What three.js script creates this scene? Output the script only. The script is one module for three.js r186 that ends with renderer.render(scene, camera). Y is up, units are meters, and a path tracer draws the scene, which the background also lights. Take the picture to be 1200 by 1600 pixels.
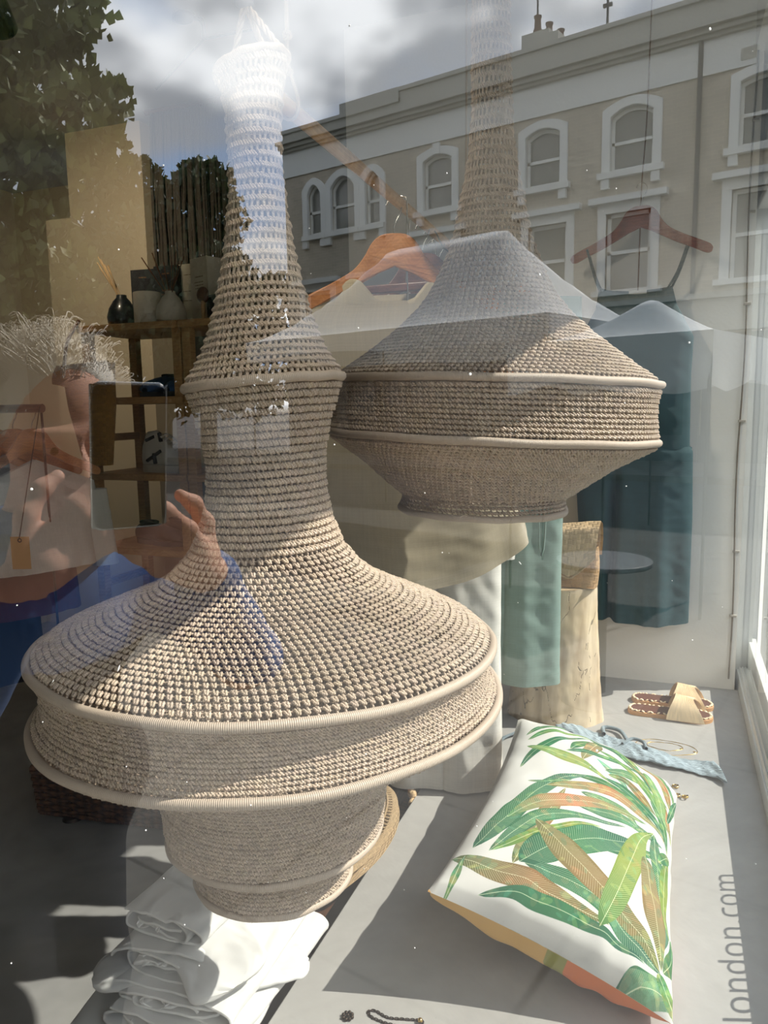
import * as THREE from 'three';
import { mergeGeometries, mergeVertices } from 'three/addons/utils/BufferGeometryUtils.js';
import { RoundedBoxGeometry } from 'three/addons/geometries/RoundedBoxGeometry.js';
import { ImprovedNoise } from 'three/addons/math/ImprovedNoise.js';
import { MarchingCubes } from 'three/addons/objects/MarchingCubes.js';
import { FontLoader } from 'three/addons/loaders/FontLoader.js';
import { TextGeometry } from 'three/addons/geometries/TextGeometry.js';

// World: x runs from the shop out into the street, -z runs along the street, y is up. The street window stands near x = 0.26;
// the splayed pane of the entrance recess, which the photographer looks through, stands 0.43 m in front of the camera.
const scene = new THREE.Scene();
const renderer = new THREE.WebGLRenderer({ antialias: true });
renderer.toneMapping = THREE.LinearToneMapping;
renderer.toneMappingExposure = 1.02;
renderer.shadowMap.enabled = true;

// ---------- camera
const D2R = Math.PI / 180;
const YAW = 20.6 * D2R, PITCH = 7.9 * D2R, ROLL = 1.0 * D2R;
const camera = new THREE.PerspectiveCamera(2 * Math.atan(800 / 1200) / D2R, 0.75, 0.02, 300);
const EYE = new THREE.Vector3(0, 1.4, 0);
const FWD = new THREE.Vector3(-Math.sin(YAW) * Math.cos(PITCH), -Math.sin(PITCH), -Math.cos(YAW) * Math.cos(PITCH));
const RIGHT0 = new THREE.Vector3().crossVectors(FWD, new THREE.Vector3(0, 1, 0)).normalize(), UP0 = new THREE.Vector3().crossVectors(RIGHT0, FWD);
{
  const r = RIGHT0.clone().multiplyScalar(Math.cos(ROLL)).addScaledVector(UP0, -Math.sin(ROLL));
  const u = UP0.clone().multiplyScalar(Math.cos(ROLL)).addScaledVector(RIGHT0, Math.sin(ROLL));
  camera.position.copy(EYE);
  camera.quaternion.setFromRotationMatrix(new THREE.Matrix4().makeBasis(r, u, FWD.clone().negate()));
}
scene.add(camera);

// ---------- sky: broken bright cloud with grey bellies and small blue gaps, alike all round
const noise = new ImprovedNoise();
const fbm = (x, y, z, n = 5) => { let s = 0, a = 0.5; for (let i = 0; i < n; i++) { s += a * noise.noise(x, y, z); x *= 2.03; y *= 2.03; z *= 2.03; a *= 0.5; } return s; };
const smooth = THREE.MathUtils.smoothstep, lerp = THREE.MathUtils.lerp, clamp = THREE.MathUtils.clamp;
{
  const W = 1024, H = 512, data = new Float32Array(W * H * 4);
  for (let j = 0; j < H; j++) {
    const up = ((j + 0.5) / H - 0.5) * Math.PI, y = Math.sin(up), c = Math.cos(up);
    for (let i = 0; i < W; i++) {
      const a = ((i + 0.5) / W - 0.5) * 2 * Math.PI, x = c * Math.cos(a), z = c * Math.sin(a);
      let col;
      if (y < 0) col = [0.9, 0.88, 0.84];
      else {
        const k = 1 / (y + 0.22);
        const d = fbm(x * k * 1.05 + 3.1, 2.7, z * k * 1.05 + 8.4, 6) + 0.16, e = fbm(x * k * 2.3 + 11, 7.1, z * k * 2.3 + 1.7, 5), g = fbm(x * k * 0.7 - 4, 0.3, z * k * 0.7 + 2, 3);
        const cloud = smooth(d, -0.10, 0.13), bright = smooth(e + g * 0.9, 0.02, 0.30);
        const grey = [1.42, 1.53, 1.69], white = [4.6, 4.75, 4.9], blue = [1.0, 1.5, 2.4];
        col = [0, 1, 2].map((q) => lerp(blue[q], lerp(grey[q], white[q], bright), cloud));
      }
      const o = (j * W + i) * 4; data[o] = col[0]; data[o + 1] = col[1]; data[o + 2] = col[2]; data[o + 3] = 1;
    }
  }
  const sky = new THREE.DataTexture(data, W, H, THREE.RGBAFormat, THREE.FloatType);
  sky.mapping = THREE.EquirectangularReflectionMapping; sky.magFilter = THREE.LinearFilter; sky.needsUpdate = true;
  scene.background = sky; scene.environment = sky;
  scene.backgroundIntensity = 1.0; scene.environmentIntensity = 1.0;
}

// ---------- sun: over the far side of the street, 45 degrees up, a little from down the street
const SUN_DIR = new THREE.Vector3(0.93, 1.0, -0.30).normalize();
const sun = new THREE.DirectionalLight(new THREE.Color(1.0, 0.945, 0.86), 8.0);
sun.name = 'sun';
sun.position.copy(SUN_DIR).multiplyScalar(40); sun.target.position.set(0, 0.6, -1.5);
sun.position.add(sun.target.position);
sun.castShadow = true; sun.shadow.radius = 1; sun.shadow.mapSize.set(4096, 4096);
Object.assign(sun.shadow.camera, { left: -12, right: 12, top: 12, bottom: -12, near: 1, far: 90 });
scene.add(sun, sun.target);

// ---------- helpers
let seed = 12345;
const rnd = (a = 0, b = 1) => { seed = (seed + 0x6d2b79f5) | 0; let t = Math.imul(seed ^ (seed >>> 15), 1 | seed); t = (t + Math.imul(t ^ (t >>> 7), 61 | t)) ^ t; return a + (b - a) * (((t ^ (t >>> 14)) >>> 0) / 4294967296); };
const V = (x, y, z) => new THREE.Vector3(x, y, z);
const used = new Map();
const numbered = (n) => { n = n.replace(/_\d{3}$/, ''); const k = used.get(n) ?? 0; used.set(n, k + 1); return k ? n + '_' + String(k).padStart(3, '0') : n; };
function tag(o, label, category, group, kind) {
  if (label) o.userData.label = label;
  if (category) o.userData.category = category;
  if (group) o.userData.group = group;
  if (kind) o.userData.kind = kind;
  return o;
}
function thing(name, label, category, pos = [0, 0, 0], turn = 0, group) {
  const o = new THREE.Group(); o.name = numbered(name); o.position.set(...pos); o.rotation.y = turn;
  scene.add(o); return tag(o, label, category, group);
}
function part(name, geo, m, parent, label) {
  const g = Array.isArray(geo) ? (geo.length > 1 ? mergeGeometries(geo.map(plain)) : geo[0]) : geo;
  const o = new THREE.Mesh(g, m); o.name = parent ? name : numbered(name); o.castShadow = o.receiveShadow = true;
  (parent ?? scene).add(o); if (label) o.userData.label = label;
  return o;
}
function plain(g) { const h = g.index ? g.toNonIndexed() : g.clone(); for (const k of Object.keys(h.attributes)) if (!['position', 'normal', 'uv'].includes(k)) h.deleteAttribute(k); return h; }
const struct = (name, geo, m) => tag(part(name, geo, m), null, null, null, 'structure');
function copyOf(root, label, name) { const c = root.clone(); c.name = numbered(name ?? root.name); c.userData = { ...root.userData }; if (label) c.userData.label = label; scene.add(c); return c; }
function instances(name, geo, m, mats, parent, colors) {
  const o = new THREE.InstancedMesh(geo, m, mats.length); o.name = name; o.castShadow = o.receiveShadow = true;
  mats.forEach((q, i) => { o.setMatrixAt(i, q); if (colors) o.setColorAt(i, colors[i]); });
  o.userData.kind = 'stuff'; parent.add(o); return o;
}
const box = (w, h, d, x = 0, y = 0, z = 0) => new THREE.BoxGeometry(w, h, d).translate(x, y, z);
const box2 = (x0, x1, y0, y1, z0, z1) => uvBox(new THREE.BoxGeometry(x1 - x0, y1 - y0, z1 - z0).translate((x0 + x1) / 2, (y0 + y1) / 2, (z0 + z1) / 2));
const rbox = (w, h, d, r, x = 0, y = 0, z = 0) => uvBox(new RoundedBoxGeometry(w, h, d, 2, r).translate(x, y, z));
function uvBox(g) {   // uv in metres, by the way each face looks
  const p = g.attributes.position, n = g.attributes.normal, uv = g.attributes.uv;
  for (let i = 0; i < p.count; i++) {
    const ax = Math.abs(n.getX(i)), ay = Math.abs(n.getY(i)), az = Math.abs(n.getZ(i));
    if (ay >= ax && ay >= az) uv.setXY(i, p.getX(i), p.getZ(i)); else if (ax >= az) uv.setXY(i, p.getZ(i), p.getY(i)); else uv.setXY(i, p.getX(i), p.getY(i));
  }
  return g;
}
const curve = (pts, closed = false) => new THREE.CatmullRomCurve3(pts.map((p) => p.isVector3 ? p : V(...p)), closed, 'catmullrom', 0.5);
const tube = (pts, r, seg = 24, rad = 7, closed = false) => new THREE.TubeGeometry(curve(pts, closed), seg, r, rad, closed);
const rod = (a, b, r0, r1 = r0, rad = 8) => {
  const A = V(...a), B = V(...b), d = B.clone().sub(A), g = new THREE.CylinderGeometry(r1, r0, d.length(), rad);
  return g.applyQuaternion(new THREE.Quaternion().setFromUnitVectors(V(0, 1, 0), d.normalize())).translate(...A.add(B).multiplyScalar(0.5).toArray());
};
const capsule = (a, b, r, rad = 7, caps = 3) => {
  const A = V(...a), B = V(...b), d = B.clone().sub(A), L = d.length(), g = new THREE.CapsuleGeometry(r, L, caps, rad);
  const uv = g.attributes.uv; for (let i = 0; i < uv.count; i++) uv.setXY(i, uv.getX(i), uv.getY(i) * (L + 2 * r) / (6.283 * r));
  return g.applyQuaternion(new THREE.Quaternion().setFromUnitVectors(V(0, 1, 0), d.normalize())).translate(...A.add(B).multiplyScalar(0.5).toArray());
};
const lathe = (pts, seg = 40) => new THREE.LatheGeometry(pts.map((p) => new THREE.Vector2(...p)), seg);
// a sheet or sleeve from f(u, v) -> [x, y, z]; closed joins u = 0 with u = 1 and smooths the seam
function sheet(nu, nv, f, closed = false, uvScale = [1, 1]) {
  const pos = [], uv = [], idx = [];
  for (let j = 0; j <= nv; j++) for (let i = 0; i <= nu; i++) { const p = f(closed && i === nu ? 0 : i / nu, j / nv); pos.push(p[0], p[1], p[2]); uv.push(i / nu * uvScale[0], j / nv * uvScale[1]); }
  for (let j = 0; j < nv; j++) for (let i = 0; i < nu; i++) { const a = j * (nu + 1) + i, b = a + 1, c = a + nu + 1, d = c + 1; idx.push(a, c, b, b, c, d); }
  const g = new THREE.BufferGeometry(); g.setAttribute('position', new THREE.Float32BufferAttribute(pos, 3)); g.setAttribute('uv', new THREE.Float32BufferAttribute(uv, 2)); if (closed) {   // faces look outwards
    let vol = 0; for (let q = 0; q < idx.length; q += 3) { const [a, b, c] = [idx[q] * 3, idx[q + 1] * 3, idx[q + 2] * 3], o = [pos[0], pos[1], pos[2]], A = [0, 1, 2].map((k) => pos[a + k] - o[k]), B = [0, 1, 2].map((k) => pos[b + k] - o[k]), D = [0, 1, 2].map((k) => pos[c + k] - o[k]); vol += A[0] * (B[1] * D[2] - B[2] * D[1]) + A[1] * (B[2] * D[0] - B[0] * D[2]) + A[2] * (B[0] * D[1] - B[1] * D[0]); }
    if (vol < 0) for (let q = 0; q < idx.length; q += 3) [idx[q], idx[q + 1]] = [idx[q + 1], idx[q]];
  }
  g.setIndex(idx); g.computeVertexNormals();
  if (closed) { const n = g.attributes.normal, q = V(0, 0, 0), w = V(0, 0, 0); for (let j = 0; j <= nv; j++) { const a = j * (nu + 1), b = a + nu; q.fromBufferAttribute(n, a).add(w.fromBufferAttribute(n, b)).normalize(); n.setXYZ(a, q.x, q.y, q.z); n.setXYZ(b, q.x, q.y, q.z); } }
  return g;
}
const extrude = (pts, depth, bevel = 0, seg = 2, curveSegments = 8) => { const s = Array.isArray(pts) ? new THREE.Shape(pts.map((p) => new THREE.Vector2(...p))) : pts; return new THREE.ExtrudeGeometry(s, { depth, bevelEnabled: bevel > 0, bevelSize: bevel, bevelThickness: bevel, bevelSegments: seg, curveSegments }); };
const interp = (table, x) => { for (let i = 1; i < table.length; i++) if (x <= table[i][0] || i === table.length - 1) { const a = table[i - 1], b = table[i], t = clamp((x - a[0]) / (b[0] - a[0]), 0, 1); return a[1] + (b[1] - a[1]) * t; } };

// ---------- textures: colour, grain, weave
const S = THREE.SRGBColorSpace;
function canvasTex(w, h, draw, srgb = true, repeat) {
  const c = document.createElement('canvas'); c.width = w; c.height = h; draw(c.getContext('2d'), w, h);
  const t = new THREE.CanvasTexture(c); if (srgb) t.colorSpace = S; t.wrapS = t.wrapT = THREE.RepeatWrapping; if (repeat) t.repeat.set(...repeat); return t;
}
function dataTex(n, f, srgb = true, repeat = [1, 1], m = n) {   // f(u, v) -> grey or [r, g, b] in 0..1, tiled by the caller
  const d = new Uint8Array(n * m * 4);
  for (let j = 0; j < m; j++) for (let i = 0; i < n; i++) { const c = f(i / n, j / m), o = (j * n + i) * 4, a = Array.isArray(c); for (let k = 0; k < 3; k++) d[o + k] = clamp((a ? c[k] : c) * 255, 0, 255); d[o + 3] = 255; }
  const t = new THREE.DataTexture(d, n, m); t.magFilter = THREE.LinearFilter; t.wrapS = t.wrapT = THREE.RepeatWrapping; t.repeat.set(...repeat); if (srgb) t.colorSpace = S; t.needsUpdate = true; return t;
}
const tile = (u, v, k, z, n = 4) => { // noise that repeats over 0..1
  const a = u * 2 * Math.PI, b = v * 2 * Math.PI, r = k / (2 * Math.PI); return fbm(Math.cos(a) * r + 5, Math.sin(a) * r + Math.cos(b) * r + z, Math.sin(b) * r + 9, n);
};
const mat = (o) => new THREE.MeshStandardMaterial({ roughness: 0.8, ...o });
const phys = (o) => new THREE.MeshPhysicalMaterial({ roughness: 0.8, ...o });
const rgb = (r, g, b) => new THREE.Color().setRGB(r / 255, g / 255, b / 255, S);

const weaveBump = dataTex(128, (u, v) => { const n = 16, a = Math.sin(u * n * 6.283), b = Math.sin(v * n * 6.283), over = (Math.floor(u * n * 2) + Math.floor(v * n * 2)) % 2; return 0.5 + 0.3 * (over ? Math.abs(a) : Math.abs(b)) + 0.12 * rnd(-1, 1); }, false, [40, 40]);
const slub = dataTex(256, (u, v) => 0.93 + 0.05 * (tile(u, v * 0.02, 60, 1) + tile(u * 0.02, v, 60, 4)) + rnd(-0.02, 0.02), true, [5, 5]);
const linen = (c, o = {}) => phys({ color: c, map: slub, bumpMap: weaveBump, bumpScale: 0.0006, roughness: 0.95, side: THREE.DoubleSide, sheen: 0.25, sheenRoughness: 0.6, sheenColor: c.clone().lerp(new THREE.Color(1, 1, 1), 0.3), ...o });
const woodMap = (light, dark, k = 1, rep = [1, 1]) => dataTex(512, (u, v) => { const w = tile(u, v * 0.15, 14 * k, 2, 4), g = Math.sin((v * 40 + w * 9) * 3.1) * 0.5 + 0.5, f = tile(u * 0.06, v, 90, 5, 2) * 0.6; const t = clamp(0.25 + 0.35 * g * 0.6 + w * 0.7 + f, 0, 1); return light.map((c, i) => lerp(c, dark[i], t)); }, true, rep);
const M = {};
M.woodPale = mat({ map: woodMap([0.80, 0.64, 0.43], [0.62, 0.45, 0.27], 1, [0.8, 3]), roughness: 0.6 });
M.woodHanger = phys({ map: woodMap([0.82, 0.56, 0.33], [0.62, 0.37, 0.19], 1, [2, 5]), roughness: 0.35, clearcoat: 0.35, clearcoatRoughness: 0.25 });
M.woodHangerDark = phys({ map: woodMap([0.48, 0.30, 0.22], [0.30, 0.17, 0.12], 1, [2, 5]), roughness: 0.35, clearcoat: 0.35, clearcoatRoughness: 0.25 });
M.woodRail = phys({ map: woodMap([0.86, 0.69, 0.48], [0.66, 0.48, 0.31], 1, [1, 1]), roughness: 0.45, clearcoat: 0.2, clearcoatRoughness: 0.4 });
M.woodDark = mat({ map: woodMap([0.42, 0.27, 0.16], [0.20, 0.12, 0.07], 1, [1, 3]), roughness: 0.55 });
M.steel = mat({ color: rgb(190, 190, 188), metalness: 1, roughness: 0.25 });
M.alu = mat({ color: rgb(205, 207, 206), metalness: 0.85, roughness: 0.38 });
M.gold = mat({ color: rgb(214, 180, 105), metalness: 1, roughness: 0.22 });
M.darkMetal = mat({ color: rgb(60, 50, 44), metalness: 0.9, roughness: 0.4 });
M.glass = phys({ color: new THREE.Color(0.97, 0.98, 0.968), roughness: 0, transmission: 1, thickness: 0, ior: 2.42, side: THREE.DoubleSide });
// ---------- the setting: shop shell, platform, windows
M.plaster = mat({ color: rgb(226, 226, 222), roughness: 0.9, bumpMap: dataTex(256, (u, v) => 0.5 + tile(u, v, 8, 3, 4) * 0.5 + rnd(-0.04, 0.04), false, [1, 1]), bumpScale: 0.003 });
M.beige = mat({ color: rgb(186, 174, 152), roughness: 0.9, bumpMap: M.plaster.bumpMap, bumpScale: 0.002 });
M.greyWall = mat({ color: rgb(128, 128, 124), roughness: 0.9 });
M.ceiling = mat({ color: rgb(190, 190, 188), roughness: 0.95 });
M.floor = mat({ roughness: 0.5, map: dataTex(512, (u, v) => { const a = tile(u, v, 6, 1, 5), b = tile(u, v, 30, 6, 3); const c = 0.56 + a * 0.12 + b * 0.06; return [c, c * 1.0, c * 0.985]; }, true, [0.4, 0.4]) });
M.platform = mat({ roughness: 0.62, map: dataTex(1024, (u, v) => { const a = tile(u, v, 5, 2, 5), b = tile(u, v, 40, 3, 3), s = rnd() > 0.9995 ? -0.06 : 0; const c = 0.625 + a * 0.05 + b * 0.03 + s; return [c, c * 0.992, c * 0.968]; }, true, [0.7, 0.7]), bumpMap: dataTex(256, (u, v) => 0.5 + tile(u, v, 40, 8, 3) * 0.5, false, [2, 2]), bumpScale: 0.0006 });
M.frame = mat({ color: rgb(186, 188, 186), roughness: 0.5, metalness: 0.2 });

struct('floor', box2(-4.2, 0.3, -0.12, 0, -4.2, 2.2), M.floor);
struct('ceiling', box2(-4.2, 0.3, 2.75, 2.95, -4.2, 2.2), M.ceiling);
struct('wall_back', [box2(-1.16, 0.225, 0, 2.75, -2.92, -2.76)], M.plaster);
struct('wall_recess', box2(-2.42, -1.0, 0, 2.75, -3.5, -3.38), M.greyWall);
struct('wall_pier', box2(-2.845, -2.40, 0, 2.75, -3.5, -3.2), M.beige);
struct('wall_far', box2(-4.2, -2.845, 0, 2.75, -4.2, -3.9), M.beige);
struct('wall_left', box2(-4.2, -3.9, 0, 2.75, -3.9, 0.3), M.beige);
struct('wall_panel', box2(-3.02, -2.85, 0, 2.36, -3.5, -3.22), M.beige);
struct('wall_front', box2(-3.9, -0.86, 0, 2.75, 0.12, 0.30), M.plaster);
struct('wall_entrance', box2(-1.02, -0.86, 0, 2.75, 0.30, 2.2), M.plaster);
struct('wall_entrance_end', box2(-0.86, 0.22, 0, 2.75, 2.05, 2.2), M.plaster);
struct('wall_end', box2(-1.0, 0.1, 0, 2.75, -3.5, -3.38), M.greyWall);
struct('wall_upper', [box2(0.10, 0.34, 2.95, 9.5, -12, 9), box2(0.14, 0.34, 0, 2.95, -12, -2.94)], M.plaster);
struct('trim_1', [box2(0.20, 0.30, 2.45, 2.75, -2.94, 2.2), box2(0.245, 0.285, 2.045, 2.46, -2.94, -0.72)], M.plaster);   // boarded head above the street window
{
  const t = thing('display_platform', 'pale grey painted display platform along the window', 'platform');
  const s = new THREE.Shape([[-0.577, -0.13], [-0.577, 2.76], [0.236, 2.76], [0.236, 0.755]].map((p) => new THREE.Vector2(...p)));
  const g = new THREE.ExtrudeGeometry(s, { depth: 0.035, bevelEnabled: true, bevelSize: 0.003, bevelThickness: 0.003, bevelSegments: 2 });
  g.rotateX(-Math.PI / 2); g.translate(0, 0.382, 0);
  part('platform_top', g, M.platform, t);
  const s2 = new THREE.Shape([[-0.56, -0.10], [-0.56, 2.755], [0.23, 2.755], [0.23, 0.77]].map((p) => new THREE.Vector2(...p)));
  part('platform_body', new THREE.ExtrudeGeometry(s2, { depth: 0.378, bevelEnabled: false }).rotateX(-Math.PI / 2), mat({ color: rgb(70, 62, 55), roughness: 0.8 }), t);
}
const PN = V(Math.sin(37.7 * D2R), 0, Math.cos(37.7 * D2R)), PT = V(PN.z, 0, -PN.x), PD = 0.43;   // the splayed pane: outward normal, direction to the right
{
  // local frame: x along the pane to the right, z outwards; origin where the camera's perpendicular meets it
  const w = new THREE.Group(); w.name = 'window_1'; w.userData.kind = 'structure'; scene.add(w);
  w.position.set(-PN.x * PD, 0, -PN.z * PD); w.rotation.y = Math.atan2(PN.x, PN.z);
  const x1 = 0.625, x0 = -0.745;
  part('pane', new THREE.PlaneGeometry(x1 - x0, 1.95).translate((x0 + x1) / 2, 1.475, 0), M.glass, w);
  part('sill', box2(x0, x1, 0, 0.5, -0.03, 0.05), M.frame, w);
  part('head', box2(x0, x1, 2.45, 2.75, -0.03, 0.05), M.frame, w);
  part('post', box2(x0 - 0.04, x0, 0, 2.75, -0.03, 0.05), M.frame, w);
  part('corner_post', box2(x1, x1 + 0.035, 0, 2.75, -0.025, 0.03), M.frame, w);
  const specks = [], q = new THREE.Matrix4();
  for (let i = 0; i < 110; i++) { const s = rnd(0.12, 0.5) * (rnd() < 0.08 ? 2 : 1), l = rnd() < 0.1 ? 5 : 1; q.compose(V(rnd(-0.25, 0.42), rnd(1.05, 1.64), 0.0004), new THREE.Quaternion().setFromEuler(new THREE.Euler(0, 0, rnd(0, 6))), V(s * l, s, 0.3)); specks.push(q.clone()); }
  instances('dust_speck', new THREE.IcosahedronGeometry(0.001, 1), mat({ color: rgb(235, 235, 232) }), specks, w);
}
{
  const w = new THREE.Group(); w.name = 'window_2'; w.userData.kind = 'structure'; scene.add(w);
  const prof = [[0.237, 0.418], [0.287, 0.418], [0.287, 0.462]];
  for (let i = 0; i <= 20; i++) { const t = i / 20, x = 0.285 - t * 0.046, rib = 0.0035 * Math.cos(t * 5 * 6.283); prof.push([x, 0.456 + 0.012 * Math.sin(Math.PI * Math.min(1, t * 1.02)) ** 0.6 + rib]); }
  part('track', extrude(prof, 2.14).translate(0, 0, -2.87), M.aluTrack = mat({ color: rgb(222, 224, 222), metalness: 0.45, roughness: 0.35 }), w);
  part('pane', new THREE.PlaneGeometry(2.15, 1.55).rotateY(Math.PI / 2).translate(0.262, 1.235, -1.80), M.glass, w);
  part('jamb', [box2(0.226, 0.252, 0.42, 2.75, -2.915, -2.87), box2(0.252, 0.285, 0.42, 2.75, -2.93, -2.88)], M.frame, w);
  part('transom', rbox(0.05, 0.03, 2.15, 0.004, 0.262, 2.025, -1.80), M.frame, w);
  part('outer_sill', [box2(0.275, 0.30, 0, 0.557, -2.93, -0.70)], M.plaster, w);
  part('riser', [box2(0.24, 0.275, 0, 0.418, -2.93, -0.70)], M.plaster, w);
}
{ // vinyl lettering along the foot of the street window, read from the street; its shadow falls on the platform
  const font = await new FontLoader().loadAsync('fonts/droid/droid_sans_regular.typeface.json');
  const g = new TextGeometry('-london.com', { font, size: 0.058, depth: 0.0004, curveSegments: 6 });
  g.computeBoundingBox(); const L = g.boundingBox.max.x;
  g.scale(0.44 / L, 0.86, 1); g.rotateY(Math.PI / 2).translate(0.2635, 0.538, -1.232);
  const t = part('window_lettering', g, mat({ color: rgb(70, 70, 70), roughness: 0.6, side: THREE.DoubleSide }));
  tag(t, 'dark vinyl lettering along the foot of the side window', 'lettering');
}
{ // thin cable clipped down the corner of the back wall
  const t = thing('wall_cable', 'thin brown cable clipped down the corner of the white wall', 'cable');
  const pts = []; for (let i = 0; i <= 12; i++) pts.push([0.205 + 0.004 * Math.sin(i * 1.3), 2.74 - i * 0.19, -2.752 + 0.003 * Math.sin(i * 2.1)]);
  part('cable', tube(pts, 0.003, 60, 6), mat({ color: rgb(120, 112, 100) }), t);
  for (const y of [2.25, 1.98, 1.70, 1.33, 0.90, 0.68]) part('clip', [rbox(0.022, 0.008, 0.01, 0.002, 0.21, y, -2.753)], mat({ color: rgb(170, 165, 155) }), t);
}

// ---------- the street: pavements, road, terrace, trees
M.pavement = mat({ roughness: 0.85, map: dataTex(512, (u, v) => { const j = (u * 4 % 1 < 0.012 || v * 4 % 1 < 0.02) ? 0.72 : 1, c = (0.36 + tile(u, v, 20, 3, 4) * 0.09) * j; return [c, c * 0.98, c * 0.94]; }, true, [0.3, 0.3]) });
M.road = mat({ color: rgb(84, 84, 84), roughness: 0.9, map: dataTex(256, (u, v) => 0.85 + rnd(-0.12, 0.12) + tile(u, v, 6, 2, 3) * 0.15, true, [0.5, 0.5]) });
struct('pavement_near', box2(0.3, 4.2, -0.12, 0.0, -60, 40), M.pavement);
struct('road', box2(4.2, 14.2, -0.3, -0.12, -60, 40), M.road);
struct('pavement_far', box2(14.2, 18.2, -0.3, 0.0, -60, 40), M.pavement);
struct('ground', box2(-150, 200, -0.7, -0.305, -200, 250), M.road);
M.brick = mat({ roughness: 0.9, map: dataTex(512, (u, v) => { const r = Math.floor(v * 32), x = u * 12 + (r % 2) * 0.5, b = noise.noise(Math.floor(x) * 7.3, r * 3.7, 1.5), j = (v * 32 % 1 < 0.1 || x % 1 < 0.05) ? 0.10 : 0; const c = 0.70 + b * 0.08 + tile(u, v, 4, 2, 3) * 0.1 + j; return [c, c * 0.95, c * 0.86]; }, true, [0.38, 0.38]) });
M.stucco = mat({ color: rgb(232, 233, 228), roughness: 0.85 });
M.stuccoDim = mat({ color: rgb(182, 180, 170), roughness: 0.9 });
M.pane = mat({ color: rgb(122, 124, 120), roughness: 0.12 });
M.darkPane = mat({ color: rgb(40, 42, 44), roughness: 0.08 });
M.shopPaint = mat({ color: rgb(62, 66, 68), roughness: 0.6 });
M.slate = mat({ color: rgb(80, 80, 84), roughness: 0.8 });
const FX = 18;
function archShape(w, y0, y1, rise) {
  const s = new THREE.Shape(); s.moveTo(-w, y0); s.lineTo(w, y0); s.lineTo(w, y1 - rise);
  const n = 10; for (let i = 1; i <= n; i++) { const t = i / n; s.lineTo(w - 2 * w * t, y1 - rise + rise * (1 - (2 * t - 1) ** 2)); }
  return s;
}
const faceStreet = (g) => g.rotateY(-Math.PI / 2);   // shape plane x-y, depth +z  ->  along z, facing -x
function sashWindow(house, z, w, y0, y1, rise, keystone = false, over = 0.26) {   // z centre, half width of the opening
  const hole = archShape(w, y0, y1, rise), outer = archShape(w + 0.17, y0 - 0.02, y1 + 0.17, rise + 0.02);
  outer.holes.push(new THREE.Path(hole.getPoints()));
  const put = (g, x) => faceStreet(g).translate(x, 0, z);
  const win = part('window', [put(extrude(outer, 0.10, 0.015, 1), FX + 0.06)], M.stucco, house);
  part('pane', put(extrude(archShape(w, y0, y1, rise), 0.02), FX + 0.20), M.pane, win);
  const inner = archShape(w, y0, y1, rise); inner.holes.push(new THREE.Path(archShape(w - 0.07, y0 + 0.09, y1 - 0.08, rise * 0.9).getPoints()));
  part('sash', [put(extrude(inner, 0.05), FX + 0.17), box(0.06, 0.07, 2 * w, FX + 0.15, (y0 + y1) / 2 - 0.05, z)], M.stucco, win);
  part('sill', [box2(FX - 0.14, FX + 0.1, y0 - 0.14, y0, z - w - over, z + w + over), box2(FX - 0.1, FX + 0.05, y0 - 0.36, y0 - 0.14, z - w - 0.17, z - w + 0.02), box2(FX - 0.1, FX + 0.05, y0 - 0.36, y0 - 0.14, z + w - 0.02, z + w + 0.17)], M.stucco, win);
  if (keystone) part('keystone', box2(FX - 0.1, FX + 0.05, y1 - 0.02, y1 + 0.26, z - 0.1, z + 0.1), M.stucco, win);
}
function tallWindow(house, z, w, y0, y1) {
  const win = part('window', [box2(FX - 0.04, FX + 0.06, y0, y1, z - w - 0.2, z - w), box2(FX - 0.04, FX + 0.06, y0, y1, z + w, z + w + 0.2), box2(FX - 0.05, FX + 0.06, y1, y1 + 0.28, z - w - 0.2, z + w + 0.2)], M.stucco, house);
  part('cornice', box2(FX - 0.2, FX + 0.05, y1 + 0.22, y1 + 0.36, z - w - 0.38, z + w + 0.38), M.stucco, win);
  part('pane', box2(FX + 0.16, FX + 0.2, y0, y1, z - w, z + w), M.pane, win);
  part('sash', [box2(FX + 0.1, FX + 0.17, y0, y1, z - w, z - w + 0.08), box2(FX + 0.1, FX + 0.17, y0, y1, z + w - 0.08, z + w), box2(FX + 0.1, FX + 0.17, (y0 + y1) / 2 - 0.04, (y0 + y1) / 2 + 0.04, z - w, z + w), box2(FX + 0.1, FX + 0.17, y1 - 0.08, y1, z - w, z + w)], M.stucco, win);
  part('sill', box2(FX - 0.14, FX + 0.1, y0 - 0.12, y0, z - w - 0.3, z + w + 0.3), M.stucco, win);
}
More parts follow.
